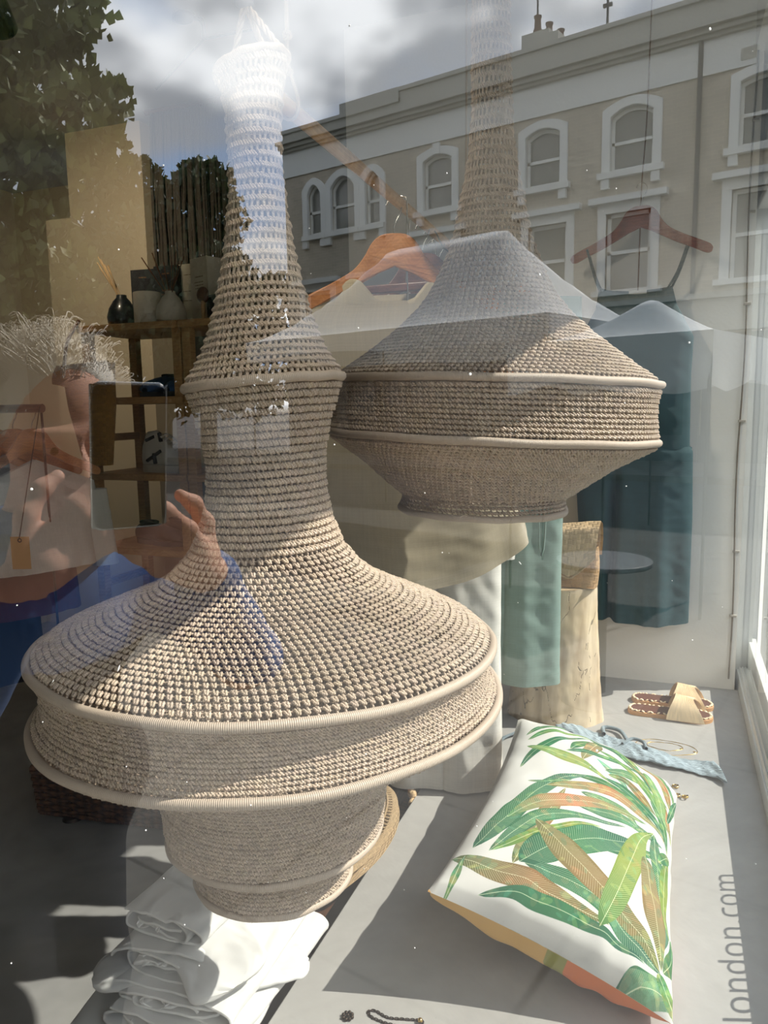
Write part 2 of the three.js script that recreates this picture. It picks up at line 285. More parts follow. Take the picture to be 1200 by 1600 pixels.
function house(label, z0, z1, top, upper, lower, group) {
  const h = thing('terraced_house', label, 'house', [0, 0, 0], 0, group);
  const s = new THREE.Shape([[z0, 0], [z1, 0], [z1, top - 0.5], [z0, top - 0.5]].map((p) => new THREE.Vector2(...p)));
  for (const [z, w, y0, y1, rise] of upper) { const a = archShape(w, y0, y1, rise).getPoints().map((p) => new THREE.Vector2(p.x + z, p.y)); s.holes.push(new THREE.Path(a)); }
  for (const [z, w, y0, y1] of lower) s.holes.push(new THREE.Path([[z - w, y0], [z - w, y1], [z + w, y1], [z + w, y0]].map((p) => new THREE.Vector2(...p))));
  const fg = extrude(s, 0.28); fg.rotateY(-Math.PI / 2).translate(FX + 0.28, 0, 0);
  part('facade', fg, M.brick, h);
  part('body', box2(FX + 0.3, FX + 8, 0, top - 0.5, z0, z1), M.slate, h);
  part('frieze', box2(FX - 0.05, FX + 0.3, 8.30, 9.0, z0, z1), M.stucco, h);
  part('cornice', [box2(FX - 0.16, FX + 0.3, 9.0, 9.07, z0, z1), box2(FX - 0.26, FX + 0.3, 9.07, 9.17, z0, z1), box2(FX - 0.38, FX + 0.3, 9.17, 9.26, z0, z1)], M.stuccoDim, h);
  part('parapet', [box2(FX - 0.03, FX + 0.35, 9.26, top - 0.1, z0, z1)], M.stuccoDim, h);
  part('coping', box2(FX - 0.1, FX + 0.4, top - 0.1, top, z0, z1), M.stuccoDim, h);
  part('roof', box2(FX + 0.4, FX + 8, top - 0.5, top - 0.35, z0, z1), M.slate, h);
  for (const a of upper) sashWindow(h, ...a);
  for (const a of lower) tallWindow(h, ...a);
  // shop at street level
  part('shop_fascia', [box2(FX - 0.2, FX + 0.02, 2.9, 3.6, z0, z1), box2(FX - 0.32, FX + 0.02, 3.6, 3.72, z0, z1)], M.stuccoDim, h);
  const n = Math.max(1, Math.round((z1 - z0) / 2.4)), d = (z1 - z0) / n;
  for (let i = 0; i <= n; i++) part('pilaster', box2(FX - 0.16, FX + 0.02, 0, 2.9, Math.max(z0, z0 + i * d - 0.16), Math.min(z1, z0 + i * d + 0.16)), M.shopPaint, h);
  for (let i = 0; i < n; i++) { part('shop_window', box2(FX - 0.05, FX + 0.005, 0.6, 2.85, z0 + i * d + 0.2, z0 + (i + 1) * d - 0.2), M.darkPane, h); part('stall_riser', box2(FX - 0.1, FX + 0.01, 0, 0.6, z0 + i * d + 0.16, z0 + (i + 1) * d - 0.16), M.shopPaint, h); }
  return h;
}
const houseA = house('brown brick end house with a triple arched window, mirrored in the glass', 11.6, 15.9, 9.66, [[13.66, 0.45, 6.5, 8.02, 0.3, false, 0.17], [14.735, 0.27, 6.5, 7.95, 0.28, false, 0.17], [12.585, 0.27, 6.5, 7.95, 0.28, false, 0.17]], [[12.6, 0.5, 2.9 + 0.9, 4.85], [14.7, 0.5, 3.8, 4.85]]);
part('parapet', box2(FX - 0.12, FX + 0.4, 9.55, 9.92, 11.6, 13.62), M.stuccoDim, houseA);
const houseB = house('middle brown brick house with three arched upper windows, mirrored in the glass', 3.72, 11.6, 9.92, [[10.44, 0.46, 6.58, 8.0, 0.14, true], [7.44, 0.46, 6.66, 8.02, 0.16], [5.27, 0.5, 6.68, 8.08, 0.18]], [[10.44, 0.5, 4.0, 5.72], [7.3, 0.5, 4.0, 5.74], [5.3, 0.52, 4.0, 5.76]]);
const ch = part('chimney', [box2(FX + 1.0, FX + 1.9, 9.4, 10.75, 7.75, 8.5), box2(FX + 0.5, FX + 1.2, 9.4, 10.4, 7.3, 7.9)], M.stuccoDim, houseB);
for (let i = 0; i < 4; i++) part('chimney_pot', lathe([[0.10, 0], [0.12, 0.05], [0.09, 0.1], [0.08, 0.34], [0.1, 0.36], [0.1, 0.4]], 12).translate(FX + 1.1 + i * 0.22, 10.75 - i * 0.14, 8.1 - i * 0.22), mat({ color: rgb(120, 95, 80) }), ch);
part('aerial', [rod([FX + 0.3, 9.8, 6.0], [FX + 0.3, 12.5, 6.0], 0.03), rod([FX + 0.3, 10.5, 5.9], [FX + 0.3, 10.5, 6.1], 0.05)], M.slate, houseB);
part('aerial', rod([FX + 1.2, 10.6, 8.15], [FX + 1.2, 12.5, 8.15], 0.025), M.slate, houseB);
part('downpipe', rod([FX - 0.08, 0.2, 3.8], [FX - 0.08, 9.1, 3.8], 0.05), M.slate, houseB);
const houseC = house('nearest brown brick house, its arched window cut by the right edge', -4.2, 3.72, 9.9, [[2.5, 0.5, 6.7, 8.12, 0.1], [0.0, 0.5, 6.7, 8.12, 0.1], [-2.6, 0.5, 6.7, 8.12, 0.1]], [[2.55, 0.52, 4.0, 5.86], [0, 0.52, 4.0, 5.86], [-2.6, 0.52, 4.0, 5.86]]);
part('wall_vent', box2(FX - 0.07, FX + 0.02, 8.42, 8.66, 2.7, 3.0), M.stuccoDim, houseC);
for (let i = 1; i <= 4; i++) { const c = copyOf(houseC, 'brown brick house farther down the street, glimpsed through the side window'); c.userData.label = 'brown brick house ' + ['next but one along', 'third along', 'fourth along', 'last along'][i - 1] + ' the terrace beyond the side window'; c.position.z = -7.92 * i; }

// trees: a big plane tree near by, two dark bushy ones at the end of the terrace
M.bark = mat({ color: rgb(92, 82, 68), roughness: 0.95 });
const leafGeo = (() => { const g = new THREE.BufferGeometry(); g.setAttribute('position', new THREE.Float32BufferAttribute([0, 0, 0, -0.45, 0.35, 0.12, 0, 1, 0.0, 0.45, 0.35, 0.12, 0, 0.4, -0.04], 3)); g.setAttribute('uv', new THREE.Float32BufferAttribute([0.5, 0, 0, 0.4, 0.5, 1, 1, 0.4, 0.5, 0.4], 2)); g.setIndex([0, 4, 1, 1, 4, 2, 0, 3, 4, 4, 3, 2]); g.computeVertexNormals(); return g; })();
M.leaf = phys({ color: 0xffffff, roughness: 0.6, side: THREE.DoubleSide, transmission: 0.3, thickness: 0 });
function tree(label, base, blobs, trunkTop, leafSize, n, tint) {
  const t = thing('street_tree', label, 'tree', base);
  const limbs = [tube([[0, 0, 0], [0.1, trunkTop * 0.5, 0.05], [0, trunkTop, 0]], 0.22, 10, 8)];
  const ms = [], cs = [], q = new THREE.Quaternion(), e = new THREE.Euler();
  const total = blobs.reduce((s, b) => s + b[3] ** 2, 0);
  for (const [x, y, z, r] of blobs) {
    limbs.push(tube([[0, trunkTop * 0.8, 0], [x * 0.4, lerp(trunkTop, y, 0.5), z * 0.4], [x, y, z]], 0.07, 8, 6));
    const k = Math.round(n * r * r / total);
    for (let i = 0; i < k; i++) {
      const d = V(rnd(-1, 1), rnd(-1, 1), rnd(-1, 1)).normalize().multiplyScalar(r * (0.45 + 0.55 * Math.sqrt(rnd())) * (1 + 0.25 * noise.noise(x + i * 0.01, y, z)));
      d.y *= 0.8; const s = leafSize * rnd(0.7, 1.3);
      ms.push(new THREE.Matrix4().compose(V(x, y, z).add(d), q.setFromEuler(e.set(rnd(-1.6, 1.2), rnd(0, 6.28), rnd(-0.6, 0.6))).clone(), V(s, s, s)));
      const b = rnd(0.55, 1.25); cs.push(new THREE.Color(tint[0] * b, tint[1] * b, tint[2] * b));
    }
  }
  part('trunk', limbs, M.bark, t);
  instances('foliage', leafGeo, M.leaf, ms, t, cs);
}
tree('tall leafy plane tree mirrored at the top left of the glass', [5.4, 0, 11.8], [[0, 6.2, 0, 1.5], [1.2, 5.6, -1.4, 1.05], [0.9, 7.6, -1.0, 1.5], [-1.2, 7.4, 0.6, 1.7], [0.3, 8.8, 0.2, 1.8], [-1.8, 5.8, 1.6, 1.5], [1.5, 6.6, -0.6, 1.0], [2.0, 8.4, 0.6, 1.4], [0.2, 5.3, -1.2, 0.8], [0.9, 4.95, -1.9, 0.55], [-1.5, 9.2, 1.4, 1.8], [1.9, 5.3, -1.7, 0.5], [2.1, 6.2, -1.6, 0.45], [-1.6, 4.4, 1.5, 1.2], [-0.6, 4.6, 0.4, 1.0], [0.6, 4.7, -1.2, 0.8], [0.2, 4.0, -0.8, 0.9], [-0.4, 3.5, 0.0, 1.0], [0.9, 4.2, -1.6, 0.5], [1.0, 3.5, -1.4, 0.8], [0.5, 3.2, -1.0, 0.8]], 4.6, 0.19, 19000, [0.17, 0.20, 0.06]);
tree('dark bushy tree standing clear of the end house, mirrored', [13.8, 0, 15.2], [[0, 4.6, 0, 1.4], [0.3, 6.4, 0.3, 1.25], [-0.2, 7.0, -0.5, 0.7], [0, 3.2, 0.6, 1.4], [-0.6, 5.6, 1.2, 1.3], [0.4, 7.2, 0.5, 0.55]], 3.0, 0.2, 8000, [0.05, 0.085, 0.022]);
tree('second dark bushy tree farther along behind the first, mirrored', [13.0, 0, 18.2], [[0, 4.6, 0, 1.6], [0, 6.6, 0.2, 1.4], [0.2, 7.3, -1.2, 0.9], [0.3, 3.4, -0.6, 1.6], [0.3, 5.6, -1.3, 1.2]], 3.0, 0.2, 8000, [0.05, 0.085, 0.022]);
tree('broad dark tree closing the far end of the street, nearer the shops', [7.0, 0, 24], [[0, 5, 0, 2.6], [-1.6, 3.6, 0.5, 2.0], [1.8, 4, 0, 2.2], [0.6, 7.2, 0, 2.2], [-2.2, 6.4, 0.5, 2.0], [2.6, 6.6, 0.2, 1.9], [0, 2.4, 0, 2.0], [-1.0, 9.0, 0.2, 1.8]], 3.0, 0.34, 9000, [0.06, 0.085, 0.025]);
tree('broad dark tree closing the far end of the street, beyond the road', [12.6, 0, 25.5], [[0, 5, 0, 2.6], [-1.6, 3.6, 0.5, 2.0], [1.8, 4, 0, 2.2], [0.6, 7.0, 0, 2.0], [-2.2, 6.2, 0.5, 2.0], [0, 2.4, 0, 2.2]], 3.0, 0.34, 8000, [0.055, 0.08, 0.024]);
tree('low dark tree closing the gap beyond the end house', [17.5, 0, 21.5], [[0, 2.6, 0, 2.2], [-1.2, 4.2, 1.5, 2.0], [0.5, 4.6, -1.4, 1.9], [1.5, 2.5, -2.6, 2.0], [-2.5, 2.0, 2.6, 1.9], [2.2, 4.6, -3.2, 1.6]], 2.5, 0.3, 7000, [0.045, 0.07, 0.02]);
// market canopies and a cafe table on the far side, seen mirrored
M.canvas = phys({ color: rgb(182, 187, 190), roughness: 0.85, side: THREE.DoubleSide, transmission: 0.3, thickness: 0 });
M.whitePaint = mat({ color: rgb(236, 236, 234), roughness: 0.45 });
function gazebo(label, x, z, hx, hz, ridge, eaves, apex, valance, turn) {
  const t = thing('market_gazebo', label, 'gazebo', [x, -0.12, z], turn);
  part('canopy', sheet(24, 24, (u, v) => { const a = u * 2 - 1, b = v * 2 - 1, m = Math.max(Math.abs(a), Math.max(0, Math.abs(b * hz) - ridge) / (hz - ridge)); return [a * hx, eaves + (apex - eaves) * Math.pow(1 - m, 1.25) - 0.06 * Math.sin(m * Math.PI), b * hz]; }), M.canvas, t);
  part('valance', sheet(96, 4, (u, v) => { const s = u * 4, k = Math.floor(s) % 4, f = (s % 1) * 2 - 1, p = [[f, -1], [1, f], [-f, 1], [-1, -f]][k], w = 1 + 0.02 * Math.sin(s * 20) * v; return [p[0] * hx * w, eaves - valance * v * (1 + 0.12 * Math.sin(s * 9)), p[1] * hz * w]; }), M.canvas, t);
  for (const [a, b] of [[-1, -1], [1, -1], [1, 1], [-1, 1]]) part('leg', rod([a * hx * 0.97, 0, b * hz * 0.97], [a * hx * 0.97, eaves, b * hz * 0.97], 0.012), M.shopPaint, t);
}
gazebo('small white canvas market canopy mirrored across the teal dress', 5.9, 1.2, 0.85, 0.8, 0.05, 1.98, 2.32, 0.36, 0.12);
gazebo('long white canvas market canopy mirrored across the rear lampshade', 7.9, 4.3, 1.35, 2.2, 0.9, 2.35, 3.5, 0.22, 0.1);
{
  const t = thing('cafe_table', 'round pale cafe table mirrored low on the teal dress', 'table', [2.93, -0.01, 0.51]);
  part('table_top', lathe([[0, 0.66], [0.215, 0.66], [0.218, 0.665], [0.218, 0.678], [0.215, 0.683], [0, 0.683]], 48), M.tableGrey = mat({ color: rgb(104, 106, 110), roughness: 0.5 }), t);
  part('stem', rod([0, 0.03, 0], [0, 0.66, 0], 0.022), M.shopPaint, t);
  part('base', lathe([[0, 0], [0.2, 0], [0.2, 0.015], [0.03, 0.04], [0, 0.04]], 32), M.shopPaint, t);
}
// ---------- crocheted pendant lampshades: every stitch is a small piece of knotted cord
const cordMap = dataTex(64, (u, v) => { const a = Math.sin((u + v * 1.0) * 6.283 * 3), b = Math.sin((u - v * 1.0) * 6.283 * 3); const c = 0.90 + 0.10 * a * b + rnd(-0.08, 0.08); return [c, c * 0.985, c * 0.96]; }, true, [1, 1]);
const cordBump = dataTex(64, (u, v) => 0.5 + 0.25 * Math.sin((u + v) * 6.283 * 3) + 0.25 * Math.sin((u - v) * 6.283 * 3), false, [1, 1]);
M.cord = phys({ color: rgb(212, 196, 180), map: cordMap, bumpMap: cordBump, bumpScale: 0.0004, roughness: 0.42, sheen: 0.3, sheenColor: new THREE.Color(0.9, 0.85, 0.8), sheenRoughness: 0.4 });
const ropeMap = dataTex(64, (u, v) => { const a = Math.sin((u + v) * 6.283); const c = 0.9 + 0.05 * a + rnd(-0.05, 0.05); return [c, c * 0.985, c * 0.965]; }, true, [1, 1]);
M.cordRim = phys({ color: rgb(212, 197, 181), map: ropeMap, bumpMap: dataTex(64, (u, v) => 0.5 + 0.5 * Math.sin((u + v) * 6.283), false, [1, 1]), bumpScale: 0.0003, roughness: 0.45, sheen: 0.3, sheenRoughness: 0.4 });
// stitch shapes in a cell w wide and h high: x along the row, y up the shade, z outwards
function stitchGeo(kind, w, h, r) {
  const g = [];
  if (kind === 'post') {            // open rows: a twisted chain on top, two-strand posts below
    g.push(capsule([-w * 0.52, h * 0.50, 0], [-w * 0.06, h * 0.17, r * 0.9], r * 0.92), capsule([-w * 0.02, h * 0.50, r * 0.2], [w * 0.46, h * 0.17, r * 0.8], r * 0.92));
    g.push(capsule([-w * 0.14, h * 0.2, 0], [-w * 0.05, -h * 0.55, 0], r * 0.72), capsule([w * 0.14, h * 0.2, 0], [w * 0.06, -h * 0.55, 0.0], r * 0.72));
  } else if (kind === 'mesh') {     // brick-offset clusters with a hole beside each
    g.push(capsule([-w * 0.34, h * 0.40, r * 0.3], [-w * 0.10, -h * 0.10, r * 1.0], r), capsule([w * 0.06, h * 0.42, r * 0.5], [w * 0.14, -h * 0.14, r * 0.9], r));
    g.push(capsule([-w * 0.55, h * 0.46, -r * 0.6], [w * 0.5, h * 0.40, -r * 0.6], r * 0.62), capsule([-w * 0.06, -h * 0.05, -r * 0.2], [-w * 0.02, -h * 0.55, -r * 0.5], r * 0.8));
  } else {                          // dense rows: leaning V knots
    g.push(capsule([-w * 0.44, h * 0.24, r * 0.2], [-w * 0.06, -h * 0.16, r * 1.1], r), capsule([w * 0.04, h * 0.28, r * 0.9], [w * 0.42, -h * 0.12, r * 0.6], r * 0.95));
    g.push(capsule([-w * 0.12, -h * 0.05, -r * 0.5], [w * 0.08, -h * 0.55, -r * 0.5], r * 0.8), capsule([-w * 0.52, h * 0.30, -r * 0.7], [w * 0.52, h * 0.34, -r * 0.7], r * 0.85));
  }
  return mergeGeometries(g.map(plain));
}
const CAMR = RIGHT0;
function lampshade(t, sections, rings, tiltAt, shiftAt = () => 0) {
  const up = V(0, 0, 0), out = V(0, 0, 0), tan = V(0, 0, 0), m = new THREE.Matrix4(), q = new THREE.Matrix4();
  const lean = (x, y, z) => y + tiltAt(y) * (x * CAMR.x + z * CAMR.z), sx = (y) => shiftAt(y) * CAMR.x, sz = (y) => shiftAt(y) * CAMR.z;
  let row = 0;
  for (const s of sections) {
    const c = new THREE.CatmullRomCurve3(s.pts.map(([r, y]) => V(r, y, 0)), false, 'catmullrom', 0.5), L = c.getLength(), n = Math.round(L / s.row), ms = [], cs = [];
    const geo = stitchGeo(s.kind, s.cell, s.row, s.cord);
    for (let i = 0; i < n; i++) {
      const f = (i + 0.5) / n, p = c.getPointAt(f), d = c.getTangentAt(f), k = Math.max(10, Math.round(2 * Math.PI * p.x / s.cell)), real = 2 * Math.PI * p.x / k;
      const wob = rnd(0, 6.28); row++;
      for (let j = 0; j < k; j++) {
        const a = 2 * Math.PI * (j + (row % 2) * 0.5 + rnd(-0.06, 0.06)) / k + row * 0.013, ca = Math.cos(a), sa = Math.sin(a), r = p.x + rnd(-0.0006, 0.0006) + 0.0008 * Math.sin(a * 3 + wob);
        up.set(-d.x * ca, -d.y, -d.x * sa).normalize(); tan.set(-sa, 0, ca).negate(); out.crossVectors(tan, up);
        if (out.x * ca + out.z * sa < 0 && Math.abs(d.x) < 0.98) { out.negate(); tan.negate(); }
        m.makeBasis(tan, up, out); const jit = 1 + rnd(-0.07, 0.07);
        m.multiply(q.makeRotationZ(rnd(-0.10, 0.10))); m.scale(V(real / s.cell * jit, (L / n) / s.row * (1 + rnd(-0.05, 0.05)), jit));
        m.setPosition(r * ca + sx(p.y), lean(r * ca, p.y, r * sa) + rnd(-0.0004, 0.0004), r * sa + sz(p.y)); ms.push(m.clone());
        const b = rnd(0.88, 1.12); cs.push(new THREE.Color(b, b * rnd(0.97, 1.0), b * rnd(0.93, 0.99)));
      }
    }
    instances(s.name, geo, M.cord, ms, t, cs);
  }
  for (const [r, y, thick, name] of rings) {
    const n = Math.max(60, Math.round(r * 700)), pts = [], w = rnd(0, 6);
    for (let i = 0; i < n; i++) { const a = i / n * 6.28319, rr = r + 0.0007 * Math.sin(a * 7 + w); pts.push([rr * Math.cos(a) + sx(y), lean(rr * Math.cos(a), y, rr * Math.sin(a)) + 0.0006 * Math.sin(a * 11 + w), rr * Math.sin(a) + sz(y)]); }
    const g = tube(pts, thick, n, 10, true), uv = g.attributes.uv, wraps = Math.round(2 * Math.PI * r / 0.0021);
    for (let i = 0; i < uv.count; i++) uv.setX(i, uv.getX(i) * wraps);
    part(name ?? 'rim_ring', g, M.cordRim, t);
  }
}
{
  const t = thing('pendant_lampshade', 'large beige crocheted lampshade in front, with a wide double-rimmed skirt', 'lampshade', [-0.493, 0, -0.8815]);
  lampshade(t, [
    { name: 'crochet_neck', kind: 'post', row: 0.0128, cell: 0.0068, cord: 0.0019, pts: [[0.0435, 1.806], [0.037, 1.791], [0.0340, 1.769], [0.0320, 1.74], [0.0312, 1.7023], [0.0330, 1.6647], [0.0378, 1.6265], [0.0436, 1.5879], [0.0518, 1.549]] },
    { name: 'crochet_neck', kind: 'post', row: 0.0105, cell: 0.0074, cord: 0.0021, pts: [[0.0521, 1.548], [0.0624, 1.5096], [0.0775, 1.4697], [0.093, 1.446], [0.098, 1.4365]] },
    { name: 'crochet_waist', kind: 'dense', row: 0.0096, cell: 0.0074, cord: 0.0021, pts: [[0.0965, 1.426], [0.0908, 1.4095], [0.0846, 1.3892], [0.0758, 1.3482], [0.0741, 1.3068], [0.0768, 1.2817], [0.0855, 1.2482], [0.097, 1.2205]] },
    { name: 'crochet_skirt', kind: 'mesh', row: 0.0086, cell: 0.0096, cord: 0.00172, pts: [[0.098, 1.2185], [0.1300, 1.1845], [0.1663, 1.1632], [0.2228, 1.1393], [0.27, 1.1178], [0.2925, 1.1015]] },
    { name: 'crochet_band', kind: 'dense', row: 0.0056, cell: 0.0072, cord: 0.00155, pts: [[0.294, 1.090], [0.2865, 1.076], [0.2847, 1.0549], [0.289, 1.038], [0.2985, 1.026]] },
    { name: 'crochet_underside', kind: 'dense', row: 0.0058, cell: 0.0068, cord: 0.00165, pts: [[0.300, 1.0145], [0.24, 0.990], [0.1755, 0.9516], [0.152, 0.9063], [0.1497, 0.8684], [0.1452, 0.834]] },
    { name: 'crochet_foot', kind: 'dense', row: 0.0056, cell: 0.0066, cord: 0.0016, pts: [[0.142, 0.823], [0.1146, 0.811], [0.1050, 0.793], [0.1055, 0.764]] },
  ], [[0.044, 1.811, 0.0042], [0.0998, 1.4315, 0.0062], [0.2962, 1.0960, 0.0060], [0.3027, 1.0205, 0.0058], [0.1450, 0.828, 0.0048], [0.1060, 0.759, 0.0050]],
  (y) => interp([[0.75, 0.0], [0.83, 0.01], [1.02, 0.02], [1.095, -0.018], [1.25, 0.03], [1.43, 0.072], [1.6, 0.05], [1.75, 0.08], [1.81, 0.28]], y),
  (y) => interp([[0.76, -0.011], [0.83, -0.006], [1.02, -0.003], [1.1, -0.005], [1.43, 0.001], [1.8, 0]], y));
  const rope = (a, b, name = 'hanging_cord') => { const g = [], A = V(...a), B = V(...b), n = 14, ax = B.clone().sub(A).normalize(), p1 = V(ax.y, -ax.x, 0).normalize(), p2 = V(0, 0, 0).crossVectors(ax, p1); for (let k = 0; k < 3; k++) { const pts = []; for (let i = 0; i <= 40; i++) { const f = i / 40, an = f * n + k * 2.094; pts.push(A.clone().lerp(B, f).addScaledVector(p1, 0.0022 * Math.cos(an)).addScaledVector(p2, 0.0022 * Math.sin(an))); } g.push(tube(pts, 0.0021, 60, 6)); } return part(name, g, M.cord, t); };
  const top = [-0.006, 1.883, 0];
  rope([-0.041, 1.797, -0.012], top); rope([0.037, 1.826, -0.010], top); rope([0.012, 1.812, 0.036].map((v, i) => i === 2 ? -0.036 : v), top);
  part('cord_cup', lathe([[0.004, 1.876], [0.011, 1.880], [0.012, 1.90], [0.018, 1.925], [0.020, 1.95], [0.006, 1.965], [0, 1.966]], 20).translate(-0.006, 0, 0), mat({ color: rgb(150, 148, 150), roughness: 0.6 }), t);
  part('ceiling_cord', rod([-0.006, 1.96, 0], [-0.006, 2.75, 0], 0.003), M.cord, t);
}
{
  const t = thing('pendant_lampshade', 'smaller beige crocheted lampshade behind, with a broad flat-banded bowl below a tall neck', 'lampshade', [-0.3075, 0, -1.4001]);
  lampshade(t, [
    { name: 'crochet_neck', kind: 'post', row: 0.0172, cell: 0.0072, cord: 0.0019, pts: [[0.0301, 2.18], [0.0307, 2.08], [0.0322, 1.99], [0.0354, 1.8757], [0.0455, 1.80], [0.0525, 1.7689]] },
    { name: 'crochet_neck', kind: 'post', row: 0.0125, cell: 0.0080, cord: 0.0022, pts: [[0.0530, 1.767], [0.0652, 1.7036], [0.077, 1.666]] },
    { name: 'crochet_skirt', kind: 'mesh', row: 0.0104, cell: 0.0100, cord: 0.0021, pts: [[0.0778, 1.664], [0.0881, 1.6375], [0.1191, 1.5815], [0.162, 1.5355], [0.2157, 1.4922], [0.2549, 1.4637], [0.285, 1.4435]] },
    { name: 'crochet_band', kind: 'dense', row: 0.0084, cell: 0.0100, cord: 0.0023, pts: [[0.289, 1.429], [0.2855, 1.414], [0.2841, 1.3892], [0.287, 1.366], [0.2915, 1.349]] },
    { name: 'crochet_bowl', kind: 'dense', row: 0.0088, cell: 0.0094, cord: 0.0024, pts: [[0.2905, 1.335], [0.231, 1.2978], [0.1829, 1.2617], [0.1520, 1.238]] },
    { name: 'crochet_foot', kind: 'dense', row: 0.0088, cell: 0.0098, cord: 0.0019, pts: [[0.150, 1.236], [0.1465, 1.2280], [0.1500, 1.213]] },
  ], [[0.0300, 2.186, 0.004], [0.2904, 1.4369, 0.0066], [0.2942, 1.3423, 0.0066], [0.1515, 1.2077, 0.0062]],
  (y) => interp([[1.2, -0.03], [1.34, -0.052], [1.44, -0.040], [1.6, -0.03], [1.8, 0]], y),
  (y) => interp([[1.2, -0.023], [1.26, -0.018], [1.34, -0.008], [1.44, -0.002], [1.6, -0.004], [1.8, -0.004], [2.2, -0.008]], y));
  part('ceiling_cord', rod([0, 2.18, 0], [0, 2.75, 0], 0.003), M.cord, t);
  part('spider_ring', [rod([-0.03, 2.186, 0], [0.03, 2.186, 0], 0.0015), rod([0, 2.186, -0.03], [0, 2.186, 0.03], 0.0015)], M.cord, t);
}

// ---------- hangers, rail, clothes
const R0 = V(-0.597, 1.88, -1.15), R1 = V(-0.672, 1.88, -2.65);     // clothes rail
const railAt = (z) => R0.clone().lerp(R1, (z - R0.z) / (R1.z - R0.z));
{
  const t = thing('clothes_rail', 'pale round wooden clothes rail slung from ropes behind the lampshades', 'clothes rail');
  const g = rod(R0.toArray(), R1.toArray(), 0.0135, 0.0135, 20); part('rail', g, M.woodRail, t);
  const w = M.cordPlain = mat({ color: rgb(196, 178, 158), roughness: 0.9 });
  const knotRope = (z) => { const c = railAt(z); part('rope', [tube([[c.x + 0.006, 2.75, c.z], [c.x + 0.004, 2.3, c.z], [c.x, 1.99, c.z]], 0.0035, 30, 7), tube([[c.x, 1.99, c.z], [c.x + 0.004, 1.94, c.z + 0.004], [c.x + 0.017, 1.885, c.z], [c.x + 0.004, 1.862, c.z], [c.x - 0.017, 1.88, c.z], [c.x - 0.006, 1.94, c.z - 0.002], [c.x, 1.985, c.z]], 0.003, 40, 7)], w, t); part('knot', [new THREE.TorusKnotGeometry(0.0045, 0.0028, 40, 6).translate(c.x, 1.99, c.z), new THREE.TorusKnotGeometry(0.0035, 0.0024, 40, 6).translate(c.x + 0.002, 1.935, c.z)], w, t); };
  knotRope(-1.19); knotRope(-2.6);
}
const hangerGeo = (() => {
  const up = [[0, 0.028], [0.025, 0.025], [0.045, 0.010], [0.062, -0.018], [0.085, -0.044], [0.125, -0.068], [0.17, -0.090], [0.205, -0.108], [0.214, -0.120]], dn = [[0.210, -0.130], [0.196, -0.130], [0.16, -0.112], [0.115, -0.091], [0.075, -0.070], [0.035, -0.048], [0, -0.034]];
  const s = new THREE.Shape(), r = [...up, ...dn], l = [...r].reverse().map(([x, y]) => [-x, y]);
  s.moveTo(0, 0.028); s.splineThru(up.slice(1).map((p) => new THREE.Vector2(...p))); s.splineThru(dn.slice(0, 6).map((p) => new THREE.Vector2(...p))); s.lineTo(0, -0.034);
  const ld = dn.slice(0, 6).reverse().map(([x, y]) => new THREE.Vector2(-x, y)), lu = [...up].reverse().map(([x, y]) => new THREE.Vector2(-x, y));
  s.lineTo(ld[0].x, ld[0].y); s.splineThru(ld.slice(1)); s.splineThru(lu);
  const g = extrude(s, 0.008, 0.0022, 3, 10).translate(0, 0, -0.004), p = g.attributes.position;
  for (let i = 0; i < p.count; i++) { const x = p.getX(i); p.setZ(i, p.getZ(i) + 1.1 * x * x * 0.35); }
  g.computeVertexNormals(); return g;
})();
const hookGeo = (R, rise, gap = 0.0135) => tube([[0, 0.026, 0], [0, rise * 0.45, 0], [0.004, rise * 0.62, 0], [0.012, rise * 0.8, 0], [gap + 0.003, rise, 0], [gap * 0.75, rise + gap * 0.8, 0], [0, rise + gap * 1.15, 0], [-gap * 0.75, rise + gap * 0.85, 0], [-gap - 0.002, rise + gap * 0.1, 0]], 0.0016, 50, 6);
function hanger(label, pos, turn, dark, group) {
  const t = thing('clothes_hanger', label, 'hanger', pos, turn, group);
  part('shoulder', hangerGeo, dark ? M.woodHangerDark : M.woodHanger, t); part('hook', hookGeo(0.0135, 0.085), M.steel, t);
  return t;
}
// garments are sleeves of cloth lofted from cross-sections: table rows are [v, y, centre x, half width, half depth]
function cloth(rows, nv, foldN, foldAmp, seedK, o = {}) {
  const col = (k) => rows.map((r) => [r[0], r[k]]);
  const Y = col(1), X = col(2), W = col(3), D = col(4);
  return sheet(o.nu ?? 96, nv, (u, v) => {
    const a = u * 2 * Math.PI, w = interp(W, v), d = interp(D, v), cx = interp(X, v), grow = o.grow ? o.grow(v) : v, sa = Math.sin(a), ca = Math.cos(a);
    const sq = (t, e) => Math.sign(t) * Math.abs(t) ** e;
    const x = w * sq(ca, 0.8), f = foldAmp * grow * (noise.noise(x * foldN + seedK, v * 0.9 + seedK, sa > 0 ? 0 : 4) + 0.5 * noise.noise(x * foldN * 2.3, v * 1.6 + 7, seedK)), cr = 0.0035 * noise.noise(x * 28, v * 22, seedK + a * 0.6);
    const z = d * sq(sa, 0.7) + f * (0.35 + 0.65 * Math.abs(sa)) + cr, hem = o.hem ? o.hem(x, sa) * smooth(v, 0.6, 1) : 0;
    const p = [cx + x + (o.sway ? o.sway(v) : 0), interp(Y, v) + hem, z]; return o.mod ? o.mod(p, u, v) : p;
  }, true, [1.2, 1.2]);
}
const C = { grey: rgb(206, 194, 166), cream: rgb(222, 214, 196), white: rgb(240, 238, 230), tealPale: rgb(140, 164, 155), teal: rgb(34, 72, 78), navy: rgb(38, 48, 70) };
